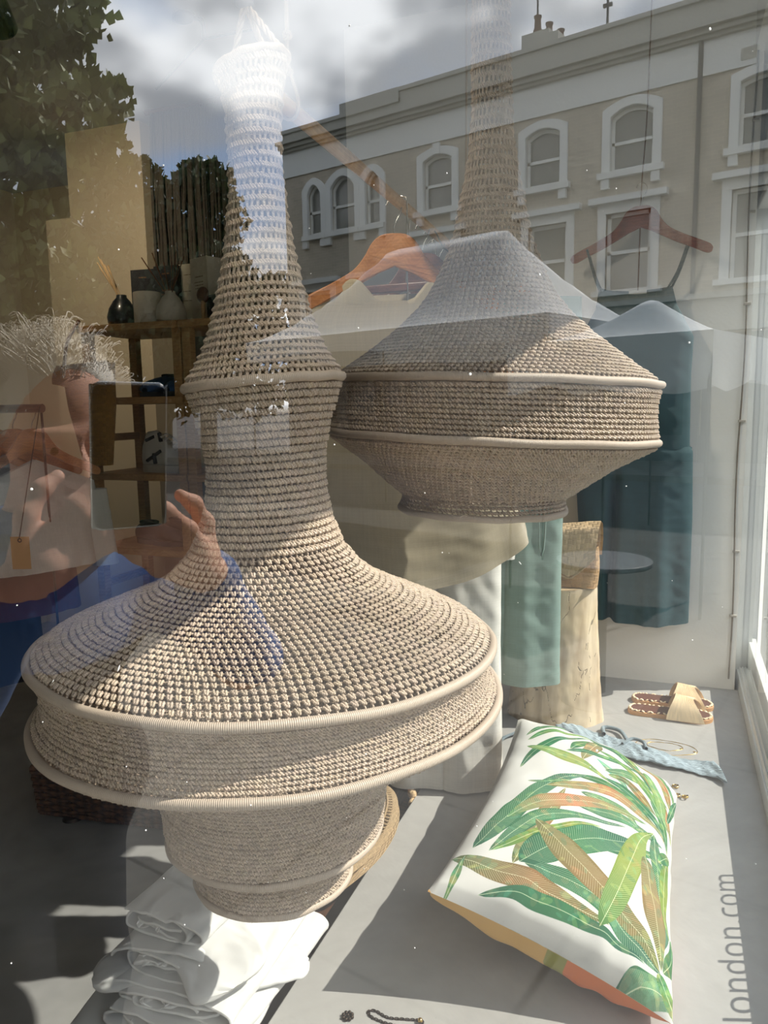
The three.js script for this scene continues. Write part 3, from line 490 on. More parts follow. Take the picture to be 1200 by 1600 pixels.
{
  // first hanger with the long sand-coloured tunic
  const c = railAt(-1.81);
  hanger('light wooden hanger at the front of the rail, holding the long sand tunic', [c.x - 0.012, 1.774, c.z], 0.34, false).scale.setScalar(1.15);
  const t = thing('linen_tunic', 'long sand-coloured linen tunic with a curved hem on the front hanger', 'tunic', [c.x - 0.012, -0.19, c.z], 0.34); t.scale.setScalar(1.15);
  part('body', cloth([[0, 1.600, 0, 0.200, 0.012], [0.06, 1.555, -0.005, 0.218, 0.03], [0.25, 1.42, 0, 0.205, 0.05], [0.6, 1.22, 0.01, 0.222, 0.07], [1, 1.02, 0.02, 0.242, 0.07]], 60, 9, 0.03, 3.1, { mod: (q, u, v) => { q[2] += 0.13 * v; return q; }, hem: (x, s) => 0.085 * (x / 0.24) ** 2 + (s < 0 ? 0.02 : 0) }), linen(C.grey, { transmission: 0.45, thickness: 0 }), t);
  part('shoulder_yoke', sheet(40, 10, (u, v) => { const x = (u * 2 - 1) * 0.205, y = interp([[0, 1.592], [0.04, 1.606], [0.075, 1.648], [0.10, 1.650], [0.205, 1.590]], Math.abs(x)), a = v * Math.PI * 2; return [x, y - 0.035 * (0.5 - 0.5 * Math.cos(a)) - (v > 0.25 && v < 0.75 ? 0.03 : 0), 0.014 * Math.sin(a) + 0.004 * Math.sin(x * 60)]; }), linen(C.grey), t);
}
{
  const c = railAt(-2.26);
  hanger('dark wooden hanger second along the rail, under a pale collarless shirt', [c.x - 0.012, 1.774, c.z], 0.2, true).scale.setScalar(1.15);
  const t = thing('linen_shirt', 'pale collarless linen shirt on the second hanger of the rail', 'shirt', [c.x - 0.012, -0.17, c.z], 0.2); t.scale.setScalar(1.15);
  part('body', cloth([[0, 1.585, 0, 0.205, 0.015], [0.08, 1.53, 0, 0.225, 0.035], [0.4, 1.33, 0, 0.215, 0.05], [1, 1.03, 0.01, 0.225, 0.06]], 50, 10, 0.03, 8.3, {}), linen(rgb(196, 192, 180)), t);
  part('shoulder_yoke', sheet(40, 8, (u, v) => { const x = (u * 2 - 1) * 0.21, y = interp([[0, 1.570], [0.05, 1.595], [0.085, 1.645], [0.11, 1.638], [0.21, 1.572]], Math.abs(x)), a = v * Math.PI * 2; return [x, y - 0.03 * (0.5 - 0.5 * Math.cos(a)), 0.018 * Math.sin(a)]; }), linen(rgb(196, 192, 180)), t);
  part('neck_band', tube([[-0.075, 1.652, 0.006], [-0.06, 1.60, 0.022], [-0.03, 1.562, 0.026], [0.0, 1.548, 0.028], [0.03, 1.562, 0.026], [0.06, 1.60, 0.022], [0.075, 1.652, 0.006]], 0.004, 40, 6), linen(rgb(206, 202, 192)), t);
}
{
  // white shirt whose cuffs hang below the bowl of the right lampshade
  const c = railAt(-2.07);
  hanger('slim wooden hanger between the tunic and the collarless shirt', [c.x - 0.010, 1.774, c.z], 0.25, true).scale.setScalar(1.15);
  const t = thing('white_shirt', 'white linen shirt whose turned cuffs hang below the right lampshade', 'shirt', [c.x - 0.010, -0.18, c.z], 0.25); t.scale.setScalar(1.15);
  part('body', cloth([[0, 1.58, 0, 0.19, 0.012], [0.1, 1.52, 0, 0.21, 0.03], [1, 1.06, 0.02, 0.215, 0.05]], 44, 10, 0.025, 5.7, {}), linen(C.white), t);
  const sleeve = (x0, x1, y1, z) => part('sleeve', cloth([[0, 1.54, x0, 0.06, 0.03], [0.6, 1.25, lerp(x0, x1, 0.7), 0.055, 0.03], [1, y1, x1, 0.052, 0.026]], 36, 22, 0.012, x0 * 9 + 2, { nu: 40 }).translate(0, 0, z), linen(C.white), t);
  sleeve(0.17, 0.045, 1.025, 0.07); sleeve(0.20, 0.165, 1.005, 0.055); sleeve(-0.2, -0.06, 1.04, 0.03);
  part('shoulder_yoke', sheet(30, 8, (u, v) => { const x = (u * 2 - 1) * 0.2, y = interp([[0, 1.575], [0.05, 1.59], [0.08, 1.64], [0.11, 1.633], [0.2, 1.565]], Math.abs(x)), a = v * Math.PI * 2; return [x, y - 0.03 * (0.5 - 0.5 * Math.cos(a)), 0.016 * Math.sin(a)]; }), linen(C.white), t);
}
function trousers(label, pos, turn, m, o) {
  const t = thing(o.name, label, 'trousers', pos, turn);
  part('waistband', cloth([[0, o.top, 0, o.w, 0.02], [1, o.top - 0.045, 0, o.w, 0.022]], 4, 8, 0.008, 1.2, { nu: 60, grow: () => 1 }), m, t);
  part('hips', cloth([[0, o.top - 0.04, 0, o.w, 0.022], [1, o.crotch, 0, o.w * 1.06, 0.032]], 20, 9, 0.016, 2.2, { nu: 80, grow: () => 1 }), m, t);
  for (const [s, x0, x1, hw] of o.legs) part('leg', cloth([[0, o.crotch + 0.03, x0, o.w * 0.54, 0.03], [0.5, (o.crotch + o.hem) / 2, lerp(x0, x1, 0.6), hw * 0.98, 0.042], [0.94, o.hem + 0.04, x1, hw, 0.05], [0.945, o.hem + 0.038, x1, hw * 1.015, 0.051], [1, o.hem, x1, hw * 1.02, 0.052]], 70, 11, 0.022, s * 3.3 + x0 * 5, { nu: 64 }).translate(0, 0, s * 0.012), m, t);
  return t;
}
{
  const c = railAt(-1.98);
  const t = thing('clip_hanger', 'wooden bar hanger with dark metal clips, gripping the pale green trousers', 'hanger', [c.x + 0.02, 1.70, -2.12]);
  part('bar', rbox(0.36, 0.022, 0.014, 0.004, 0.07, 0, 0), M.woodHanger, t);
  for (const x of [-0.03, 0.2]) part('clip', [rbox(0.028, 0.06, 0.02, 0.004, x, -0.025, 0), rod([x - 0.012, 0.012, 0.01], [x + 0.012, 0.012, 0.01], 0.005)], M.darkMetal, t);
  part('hook', tube([[0.07, 0.01, 0], [0.06, 0.08, 0], [0.01, 0.13, 0], [-0.01, 0.168, 0], [-0.03, 0.188, 0.004], [-0.045, 0.17, 0.004]], 0.002, 30, 6), M.steel, t);
  trousers('pale sea-green linen trousers hanging before the tree stump', [-0.385, 0, -2.12], 0.35, linen(C.tealPale), { name: 'green_trousers', top: 1.68, w: 0.155, crotch: 1.30, hem: 0.615, legs: [[-1, -0.05, -0.03, 0.125], [1, 0.03, 0.022, 0.083]] });
  const tr = scene.children[scene.children.length - 1];
  part('drawstring', [tube([[0.04, 1.57, 0.05], [0.037, 1.3, 0.06], [0.034, 1.05, 0.068], [0.04, 0.985, 0.07], [0.05, 1.05, 0.068], [0.056, 1.3, 0.06]], 0.0025, 40, 5)], linen(C.tealPale), tr);
}
{
  const c = railAt(-1.785);
  const t = thing('clip_hanger', 'short wooden clip hanger on the rail, gripping the white trousers', 'hanger', [c.x, 1.47, -1.82]);
  part('bar', rbox(0.30, 0.02, 0.013, 0.004, 0.13, 0, 0), M.woodHanger, t);
  for (const x of [0.03, 0.24]) part('clip', [rbox(0.026, 0.055, 0.02, 0.004, x, -0.024, 0), rod([x - 0.012, 0.012, 0.01], [x + 0.012, 0.012, 0.01], 0.005)], M.darkMetal, t);
  part('hook', tube([[0.016, 0, 0], [0.016, 0.12, 0], [0.016, 0.3, 0], [0.0165, 0.41, 0], [0.010, 0.422, 0], [0, 0.4265, 0], [-0.010, 0.422, 0], [-0.0155, 0.412, 0]], 0.0018, 60, 6), M.steel, t);
  trousers('cream white wide linen trousers whose hem hangs just above the platform', [-0.515, 0, -1.82], 0.4, linen(C.white), { name: 'white_trousers', top: 1.45, w: 0.16, crotch: 1.16, hem: 0.427, legs: [[1, 0.045, 0.055, 0.080], [-1, -0.06, -0.075, 0.08]] });
}
{
  const c = railAt(-2.2);
  const t = thing('clip_hanger', 'wooden bar hanger at the far end of the rail, gripping the sand trousers', 'hanger', [c.x - 0.06, 1.70, -2.34]);
  part('bar', rbox(0.34, 0.022, 0.014, 0.004, 0, 0, 0), M.woodHanger, t); part('hook', tube([[0, 0, 0], [0.004, 0.08, 0], [0.012, 0.15, 0], [0.014, 0.185, 0], [0, 0.198, 0.004], [-0.014, 0.18, 0.004]], 0.002, 30, 6), M.steel, t);
  trousers('sand linen trousers farthest back, seen between the white and green pairs', [c.x - 0.04, 0, -2.34], 0.1, linen(rgb(206, 184, 142)), { name: 'sand_trousers', top: 1.68, w: 0.17, crotch: 1.3, hem: 0.56, legs: [[1, 0.07, 0.085, 0.09], [-1, -0.07, -0.08, 0.09]] });
  const d = railAt(-1.9), t2 = thing('clip_hanger', 'dark bar hanger in the middle of the rail, gripping the cream trousers', 'hanger', [d.x - 0.02, 1.70, -1.93]);
  part('bar', rbox(0.34, 0.022, 0.014, 0.004, 0, 0, 0), M.woodHangerDark, t2); part('hook', tube([[0, 0, 0], [0.004, 0.08, 0], [0.012, 0.15, 0], [0.014, 0.185, 0], [0, 0.198, 0.004], [-0.014, 0.18, 0.004]], 0.002, 30, 6), M.steel, t2);
  trousers('cream linen trousers behind the white pair, hem hidden by the front lampshade', [d.x - 0.02, 0, -1.93], 0.2, linen(rgb(220, 208, 180)), { name: 'cream_trousers', top: 1.68, w: 0.17, crotch: 1.3, hem: 0.55, legs: [[1, 0.07, 0.085, 0.10], [-1, -0.07, -0.08, 0.10]] });
}
{
  // the long dark teal dress on the back wall
  const cx = -0.112, cz = -2.685;
  const h = hanger('reddish wooden hanger on a string against the white wall, holding the teal dress', [cx - 0.004, 1.985, cz], -0.03, false, null);
  h.children[0].material = M.woodRed = phys({ map: woodMap([0.58, 0.31, 0.20], [0.40, 0.19, 0.11], 1, [2, 5]), roughness: 0.35, clearcoat: 0.3, clearcoatRoughness: 0.3 });
  const s = thing('hanging_string', 'thin brown string running down the wall behind the teal dress', 'string');
  part('string', tube([[cx + 0.012, 2.75, cz], [cx + 0.006, 2.3, cz], [cx - 0.004, 2.085, cz], [cx - 0.006, 1.95, cz - 0.012], [cx - 0.008, 1.74, cz - 0.012]], 0.0022, 60, 6), mat({ color: rgb(120, 88, 62) }), s);
  const t = thing('teal_dress', 'long dark teal linen slip dress with thin straps against the white wall', 'dress', [cx, 0, cz + 0.012]);
  const teal = linen(C.teal, { roughness: 0.8 });
  const slit = (p, u, v) => { if (u < 0.5 && u > 0) { const g = Math.exp(-(((p[0] + 0.058 + 0.012 * v) / 0.013) ** 2)); p[2] -= 0.055 * g * smooth(v, 0.05, 0.3); } return p; };
  part('bodice', cloth([[0, 1.765, -0.015, 0.112, 0.03], [0.12, 1.70, -0.012, 0.125, 0.04], [0.35, 1.60, -0.012, 0.178, 0.05], [0.6, 1.48, -0.01, 0.172, 0.055], [1, 1.245, -0.01, 0.176, 0.06]], 50, 8, 0.022, 4.4, { grow: (v) => 0.3 + 0.7 * v, hem: () => 0, mod: (p, u, v) => { if (v < 0.15) p[1] -= 0.028 * (1 - v / 0.15) * (1 - (p[0] / 0.12) ** 2) * (u < 0.5 ? 1 : 0.35); return p; } }), teal, t);
  part('skirt', cloth([[0, 1.252, -0.01, 0.178, 0.064], [0.03, 1.235, -0.01, 0.186, 0.072], [0.4, 1.02, 0.0, 0.182, 0.08], [1, 0.668, 0.012, 0.170, 0.08]], 70, 10, 0.045, 6.6, { nu: 140, grow: (v) => 0.35 + 0.65 * v, mod: slit }), teal, t);
  part('gathered_seam', tube(Array.from({ length: 64 }, (_, i) => { const a = i / 64 * 6.283; return [-0.01 + 0.18 * Math.cos(a), 1.247 + 0.002 * Math.sin(i * 2.3), 0.066 * Math.sin(a) + 0.002 * Math.sin(i * 1.7)]; }), 0.0035, 160, 5, true), teal, t);
  const strap = (x0, z0, x1, y1, z1) => part('strap', tube([[x0, 1.752, z0], [lerp(x0, x1, 0.5), 1.81, z1 + 0.004], [x1, y1, z1]], 0.0042, 20, 6), teal, t);
  strap(-0.122, 0.02, -0.168, 1.892, 0.0); strap(-0.118, -0.025, -0.166, 1.892, -0.01); strap(0.085, 0.02, 0.142, 1.90, 0.0); strap(0.092, -0.025, 0.146, 1.90, -0.01);
  part('neck_label', rbox(0.055, 0.014, 0.002, 0.0008, -0.008, 1.748, -0.018), mat({ color: rgb(225, 225, 220) }), t);
}
// ---------- on the platform: cushion with a printed cover
{
  const LEAVES = [[[0.068,0.893,0.153,1.0,0.311,1.1,0.496,1.123],0.023,0],[[0.088,0.84,0.171,0.944,0.329,1.031,0.534,1.088,0.726,1.042],0.03,3],[[0.302,1.136,0.425,1.157,0.605,1.135,0.816,1.061,0.972,0.951],0.03,2],[[0.534,1.088,0.72,1.093,0.88,1.013,0.974,0.89],0.026,3],[[0.11,0.58,0.145,0.72,0.247,0.891,0.419,1.042],0.03,1],[[0.325,0.825,0.382,0.942,0.481,1.043],0.035,0],[[0.465,1.043,0.434,0.912,0.41,0.828,0.398,0.763],0.052,5],[[0.303,0.803,0.459,0.867,0.627,0.902,0.771,0.914],0.03,1],[[0.513,1.036,0.638,1.023,0.722,0.952],0.035,3],[[0.602,1.055,0.759,1.026,0.886,0.933,0.945,0.756],0.04,2],[[0.467,0.83,0.594,0.762,0.675,0.691],0.031,6],[[0.523,0.767,0.667,0.829,0.822,0.833,0.909,0.793],0.044,0],[[0.542,0.747,0.649,0.764,0.737,0.726,0.838,0.658],0.042,5],[[0.736,0.96,0.821,0.848,0.873,0.717,0.906,0.629],0.045,3],[[0.097,0.775,0.259,0.759,0.406,0.736,0.551,0.7],0.058,4],[[0.433,0.529,0.535,0.532,0.659,0.548,0.743,0.494],0.044,0],[[0.076,0.128,0.134,0.244,0.221,0.41,0.321,0.56,0.439,0.657],0.065,1],[[0.176,0.477,0.281,0.523,0.38,0.58],0.016,0],[[0.254,0.109,0.274,0.209,0.311,0.327,0.361,0.514],0.049,5],[[0.269,0.483,0.4,0.557,0.567,0.623,0.714,0.604,0.859,0.579,0.9,0.539],0.047,2],[[0.145,0.123,0.204,0.215,0.291,0.316,0.447,0.387,0.676,0.448],0.044,1],[[0.154,0.277,0.258,0.375,0.425,0.466,0.611,0.529,0.784,0.564],0.056,7],[[0.153,0.127,0.269,0.222,0.418,0.326,0.566,0.391],0.026,4],[[0.276,0.12,0.382,0.222,0.557,0.331,0.755,0.409],0.105,1],[[0.297,0.121,0.476,0.132,0.627,0.122,0.792,0.071,0.925,0.058],0.07,1],[[0.016,0.097,0.134,0.079,0.304,0.078,0.495,0.07,0.68,0.07],0.07,5],[[0.073,-0.007,0.062,0.072,0.063,0.101],0.017,0],[[0.18,0.014,0.319,0.04,0.501,0.048,0.685,0.048,0.846,0.048],0.04,1],[[0.275,0.296,0.423,0.232,0.595,0.17,0.776,0.113,0.914,0.062],0.096,8],[[0.825,0.536,0.852,0.392,0.884,0.287,0.926,0.179,0.901,0.095],0.044,1],[[0.643,0.054,0.68,0.174,0.72,0.327,0.76,0.456,0.824,0.542],0.073,4],[[0.782,0.379,0.829,0.28,0.873,0.173,0.919,0.067],0.07,8],[[0.792,0.395,0.877,0.373,0.927,0.326,0.917,0.467],0.016,3],[[0.916,0.478,0.909,0.337,0.922,0.23,0.958,0.168],0.035,4],[[0.929,0.068,0.971,0.125,0.968,0.189],0.035,0],[[0.775,-0.012,0.908,0.022,1.006,0.019],0.061,1],[[0.905,0.057,0.956,0.034,1.006,0.005],0.035,3],[[0.914,0.712,0.948,0.845,0.985,0.991],0.026,1],[[0.788,0.755,0.85,0.677,0.911,0.557,0.927,0.495],0.026,0],[[0.862,0.407,0.906,0.451,0.951,0.507],0.035,0]];
  LEAVES.splice(12, 0, [[0.52, 1.12, 0.70, 1.12, 0.86, 1.05, 0.97, 0.92], 0.034, 0], [[0.40, 1.05, 0.58, 1.0, 0.74, 0.9, 0.88, 0.74], 0.04, 1], [[0.62, 0.98, 0.76, 0.90, 0.86, 0.78, 0.92, 0.62], 0.036, 8], [[0.45, 0.93, 0.60, 0.90, 0.76, 0.80, 0.90, 0.66], 0.034, 3], [[0.50, 0.70, 0.64, 0.70, 0.80, 0.64, 0.91, 0.55], 0.040, 1], [[0.36, 0.62, 0.52, 0.66, 0.70, 0.64, 0.88, 0.56], 0.036, 0], [[0.44, 0.44, 0.60, 0.48, 0.76, 0.50, 0.89, 0.49], 0.050, 1], [[0.60, 0.30, 0.72, 0.36, 0.84, 0.42, 0.93, 0.46], 0.036, 0], [[0.78, 0.86, 0.86, 0.80, 0.92, 0.70, 0.95, 0.58], 0.03, 2]);
  const COL = [['#24643f', '#477f45', '#215a3d'], ['#185a3e', '#2c7547', '#205c50'], ['#767a40', '#bb7548', '#6c783e'], ['#3f8443', '#7a9c4a', '#478248'], ['#4d803a', '#8f9d3e', '#73903a'], ['#59683a', '#98683c', '#686e38'], ['#58b39a', '#8fc7b0', '#3f8f74'], ['#5a8f52', '#cf7a52', '#4b854a'], ['#706c3c', '#937142', '#686c3a']];
  const PW = 900, PH = 1640;
  const print = canvasTex(PW, PH, (g) => {
    g.fillStyle = '#c9c8c2'; g.fillRect(0, 0, PW, PH);
    const fix = (t) => t < 0.45 ? t : 0.45 + (t - 0.45) * 0.78;
    const P = (s, t) => [s * PW, (1 - fix(t)) * PH];
    LEAVES.forEach(([c, w, k], n) => {
      const pts = []; for (let i = 0; i < c.length; i += 2) { const [x, y] = P(c[i], c[i + 1]); pts.push(V(x, y, 0)); }
      const cv = new THREE.CatmullRomCurve3(pts, false, 'catmullrom', 0.5), N = 26, l = [], r = [], mid = [];
      for (let i = 0; i <= N; i++) { const f = i / N, p = cv.getPointAt(f), d = cv.getTangentAt(f), ww = w * PW * 0.86 * Math.sin(Math.PI * Math.pow(f, 0.8)) ** 0.8 * (1 + 0.12 * Math.sin(f * 9 + n)); l.push([p.x - d.y * ww, p.y + d.x * ww]); r.push([p.x + d.y * ww, p.y - d.x * ww]); mid.push([p.x, p.y, ww]); }
      g.beginPath(); g.moveTo(...l[0]); l.forEach((p) => g.lineTo(...p)); r.reverse().forEach((p) => g.lineTo(...p)); g.closePath();
      const a = pts[0], b = pts[pts.length - 1], gr = g.createLinearGradient(a.x, a.y, b.x, b.y); gr.addColorStop(0, COL[k][0]); gr.addColorStop(0.5, COL[k][1]); gr.addColorStop(1, COL[k][2]);
      g.fillStyle = gr; g.fill(); g.save(); g.clip(); g.fillStyle = 'rgba(20,48,24,0.16)'; g.fillRect(0, 0, PW, PH);
      for (let i = 0; i < 30; i++) { const q = mid[Math.floor(rnd(0, N))]; g.fillStyle = [`rgba(20,90,70,0.22)`, `rgba(190,200,110,0.22)`, `rgba(205,130,85,0.16)`, `rgba(90,180,150,0.18)`][i % 4]; g.beginPath(); g.ellipse(q[0] + rnd(-1, 1) * q[2], q[1] + rnd(-1, 1) * q[2], rnd(8, 34), rnd(5, 16), rnd(0, 3), 0, 7); g.fill(); }
      g.strokeStyle = 'rgba(225,225,190,0.75)'; g.lineWidth = 2.2; g.beginPath(); mid.forEach((p, i) => i ? g.lineTo(p[0], p[1]) : g.moveTo(p[0], p[1])); g.stroke();
      if (w > 0.042) { g.lineWidth = 1.2; g.strokeStyle = 'rgba(230,226,190,0.65)'; for (let f = 0.06; f < 0.94; f += 0.016) { const p = cv.getPointAt(f), q = cv.getPointAt(Math.min(1, f + 0.07)), d = cv.getTangentAt(f), ww = w * PW * 0.7; for (const s of [-1, 1]) { g.beginPath(); g.moveTo(p.x, p.y); g.lineTo(q.x - s * d.y * ww, q.y + s * d.x * ww); g.stroke(); } } }
      g.restore();
    });
    for (let i = 0; i < 9000; i++) { g.fillStyle = rnd() < 0.5 ? 'rgba(255,255,255,0.10)' : 'rgba(60,60,50,0.05)'; g.fillRect(rnd(0, PW), rnd(0, PH), rnd(1, 6), 1); }
  });
  const back = canvasTex(450, 820, (g) => { g.fillStyle = '#cda25a'; g.fillRect(0, 0, 450, 820); g.fillStyle = '#d0713c'; g.beginPath(); g.moveTo(255, 820); g.lineTo(320, 640); g.lineTo(450, 560); g.lineTo(450, 820); g.fill(); g.fillStyle = '#8c8a3e'; g.beginPath(); g.moveTo(225, 820); g.lineTo(262, 820); g.lineTo(322, 640); g.lineTo(305, 640); g.fill(); });
  const A = V(-0.354, 0.605, -1.115), B = V(0.030, 0.452, -1.140), Cc = V(0.040, 0.450, -1.885), Dd = V(-0.345, 0.600, -1.862);
  const t = thing('cushion', 'long cushion printed with green palm leaves, mustard and orange behind', 'cushion', [0, 0, 0]);
  const e1 = B.clone().sub(A), e2 = Dd.clone().sub(A), N = V(0, 0, 0).crossVectors(e1, e2).normalize(); if (N.y < 0) N.negate();
  const face = (side) => sheet(72, 100, (u, v) => {
    const U = u * 2 - 1, W = v * 2 - 1, iu = 1 - 0.085 * (1 - W * W) * Math.abs(U) ** 3, iv = 1 - 0.045 * (1 - U * U) * Math.abs(W) ** 3;
    const s = 0.5 + 0.5 * U * iu, q = 0.5 + 0.5 * W * iv;
    const p = A.clone().multiplyScalar((1 - s) * (1 - q)).addScaledVector(B, s * (1 - q)).addScaledVector(Cc, s * q).addScaledVector(Dd, (1 - s) * q);
    const th = 0.088 * Math.pow(Math.max(0, (1 - U ** 2) * (1 - W ** 4)), 0.42), edge = Math.max(Math.abs(U), Math.abs(W));
    const wr = 0.006 * noise.noise(U * 3.2, W * 5, side * 3 + 2) * (1 - edge ** 6) + 0.003 * smooth(edge, 0.55, 0.98) * (1 - smooth(edge, 0.97, 1)) * Math.sin((Math.abs(U) > Math.abs(W) ? W * 17 : U * 11) + 5 * noise.noise(U * 2, W * 2, 7));
    return p.addScaledVector(N, side * (th + wr)).toArray();
  });
  part('printed_cover', face(1), phys({ map: print, roughness: 0.9, side: THREE.DoubleSide, bumpMap: (() => { const b = weaveBump.clone(); b.repeat.set(30, 55); return b; })(), bumpScale: 0.0004, sheen: 0.2 }), t);
  part('back_cover', face(-1), phys({ map: back, roughness: 0.9, side: THREE.DoubleSide, sheen: 0.2 }), t, 'mustard and orange reverse of the cushion');
}
// ---------- tree stump and raffia clutch
{
  const stumpMap = dataTex(512, (u, v) => {
    const g = tile(u, v * 0.12, 26, 2, 5), patch = tile(u, v, 5, 7, 4), crack = Math.abs(tile(u, v * 0.22, 7, 12, 5));
    const speck = tile(u, v, 26, 15, 3) + tile(u, v * 0.4, 9, 17, 3) * 0.8;
    let c = [0.79 + g * 0.16 + patch * 0.12, 0.715 + g * 0.18 + patch * 0.11, 0.60 + g * 0.18 + patch * 0.06];
    if (crack < 0.006 && patch > 0.0) c = c.map((x) => x * 0.68);
    return c;
  });
  const t = thing('tree_stump', 'bare pale tree stump with dark cracks standing on the platform', 'stump', [-0.325, 0.418, -2.385]);
  const rad = (a, v) => { const r = interp([[0, 0.143], [0.12, 0.137], [0.3, 0.130], [0.7, 0.122], [1, 0.119]], v); return r * (1 + 0.05 * Math.cos(2 * a + 0.5) + 0.03 * noise.noise(Math.cos(a) * 2, Math.sin(a) * 2, v * 1.2) + 0.035 * smooth(Math.cos(a * 5 + 1 + v * 0.4), 0.55, 1) * (1 - 0.4 * v) - 0.05 * smooth(Math.cos(a * 3 - 0.6 + 0.5 * v), 0.85, 1)); };
  part('trunk', sheet(96, 40, (u, v) => { const a = u * 2 * Math.PI, r = rad(a, v) + 0.0015 * noise.noise(a * 9, v * 14, 3); return [r * Math.cos(a), 0.428 * v + 0.004 * noise.noise(a, v * 3, 1) * v, -r * Math.sin(a)]; }, true, [1, 1]), mat({ map: stumpMap, bumpMap: stumpMap, bumpScale: 0.003, roughness: 0.85 }), t);
  part('cut_face', sheet(96, 12, (u, v) => { const a = u * 2 * Math.PI, r = rad(a, 1) * v; return [r * Math.cos(a), 0.428 + 0.002 * noise.noise(r * 30, a, 2), -r * Math.sin(a)]; }, true, [6, 1]).scale(1, 1, 1), mat({ map: dataTex(256, (u, v) => { const k = 0.5 + 0.5 * Math.sin(v * 60 + tile(u, v, 4, 1, 3) * 3), f = tile(u, v, 10, 4, 3) * 0.1; return [0.76 + 0.08 * k + f, 0.66 + 0.09 * k + f, 0.50 + 0.1 * k + f]; }), roughness: 0.9, side: THREE.DoubleSide }), t);
  const g = part('end_cap', new THREE.CircleGeometry(0.12, 40).rotateX(-Math.PI / 2).translate(0, 0.427, 0), mat({ color: rgb(200, 176, 140) }), t); g.castShadow = true;
}
const raffiaBump = dataTex(256, (u, v) => { const n = 12, x = u * n, y = v * n, k = (Math.floor(x) + Math.floor(y)) % 2, fx = x % 1, fy = y % 1; const hump = k ? Math.sin(fx * Math.PI) : Math.sin(fy * Math.PI), fib = 0.12 * Math.sin((k ? fy : fx) * 40); return 0.25 + 0.55 * hump + fib + rnd(-0.05, 0.05); }, false, [1, 1]);
const raffiaMap = dataTex(256, (u, v) => { const n = 12, x = u * n, y = v * n, k = (Math.floor(x) + Math.floor(y)) % 2, b = noise.noise(Math.floor(x) * 3.3, Math.floor(y) * 5.1, 2) * 0.10, f = 0.05 * noise.noise((k ? y : x) * 9, (k ? x : y) * 0.7, 4) + rnd(-0.03, 0.03); const c = 0.80 + b + f; return [c, c * 0.86, c * 0.66]; });   // straw tones from strip to strip and along the fibre
const raffia = (rep, o = {}) => { const a = raffiaMap.clone(), b = raffiaBump.clone(); a.repeat.set(...rep); b.repeat.set(...rep); return mat({ map: a, bumpMap: b, bumpScale: 0.003, roughness: 0.75, side: THREE.DoubleSide, ...o }); };
{
  const t = thing('raffia_clutch', 'woven straw clutch bag with a pointed flap lying on the tree stump', 'bag', [-0.295, 0.848, -2.345], -0.12);
  const m = raffia([1.8, 0.9], { color: rgb(226, 214, 200) });
  part('bag_body', sheet(64, 24, (u, v) => { const a = u * 2 * Math.PI, w = 0.098 + 0.006 * Math.sin(v * 3), d = 0.036 * (1 - 0.45 * v), s = (q, e) => Math.sign(q) * Math.abs(q) ** e; return [w * s(Math.cos(a), 0.55), 0.125 * v + 0.003 * noise.noise(a, v * 4, 2), d * s(Math.sin(a), 0.7) + 0.004 * noise.noise(Math.cos(a) * 3, v * 5, 4)]; }, true), m, t);
  part('bag_base', sheet(30, 6, (u, v) => [(u - 0.5) * 0.19, 0.002, (v - 0.5) * 0.066]), m, t);
  // flap: over the top from behind, bulging, ending in a blunt point in front
  const flap = (off) => sheet(48, 40, (u, v) => {
    const x = (u - 0.5) * 0.205, tip = interp([[-0.5, 0.062], [-0.2, 0.044], [0.12, 0.0], [0.28, 0.012], [0.5, 0.060]], u - 0.5);
    const path = [[-0.04, 0.08], [-0.045, 0.13], [-0.028, 0.175], [0.0, 0.188], [0.030, 0.170], [0.054, 0.115], [0.060, 0.034 + tip * 0.9]], f = v * 6, i = Math.min(5, Math.floor(f)), q = f - i;
    const z = lerp(path[i][0], path[i + 1][0], q), y = lerp(path[i][1], path[i + 1][1], q);
    return [x * (1 + 0.04 * Math.sin(v * 3)), y + 0.012 * x / 0.1 + off * 0.6 + 0.004 * noise.noise(x * 30, v * 5, 1), z + off + 0.004 * noise.noise(x * 18, v * 4, 5)];
  });
  const fl = part('flap', [flap(0), flap(0.004)], raffia([1.4, 2.0]), t);
  part('flap_edge', tube([[-0.103, 0.078, 0.062], [-0.05, 0.068, 0.064], [0.02, 0.036, 0.064], [0.05, 0.048, 0.064], [0.104, 0.1, 0.062]], 0.003, 40, 6), raffia([1, 0.3]), fl);
}
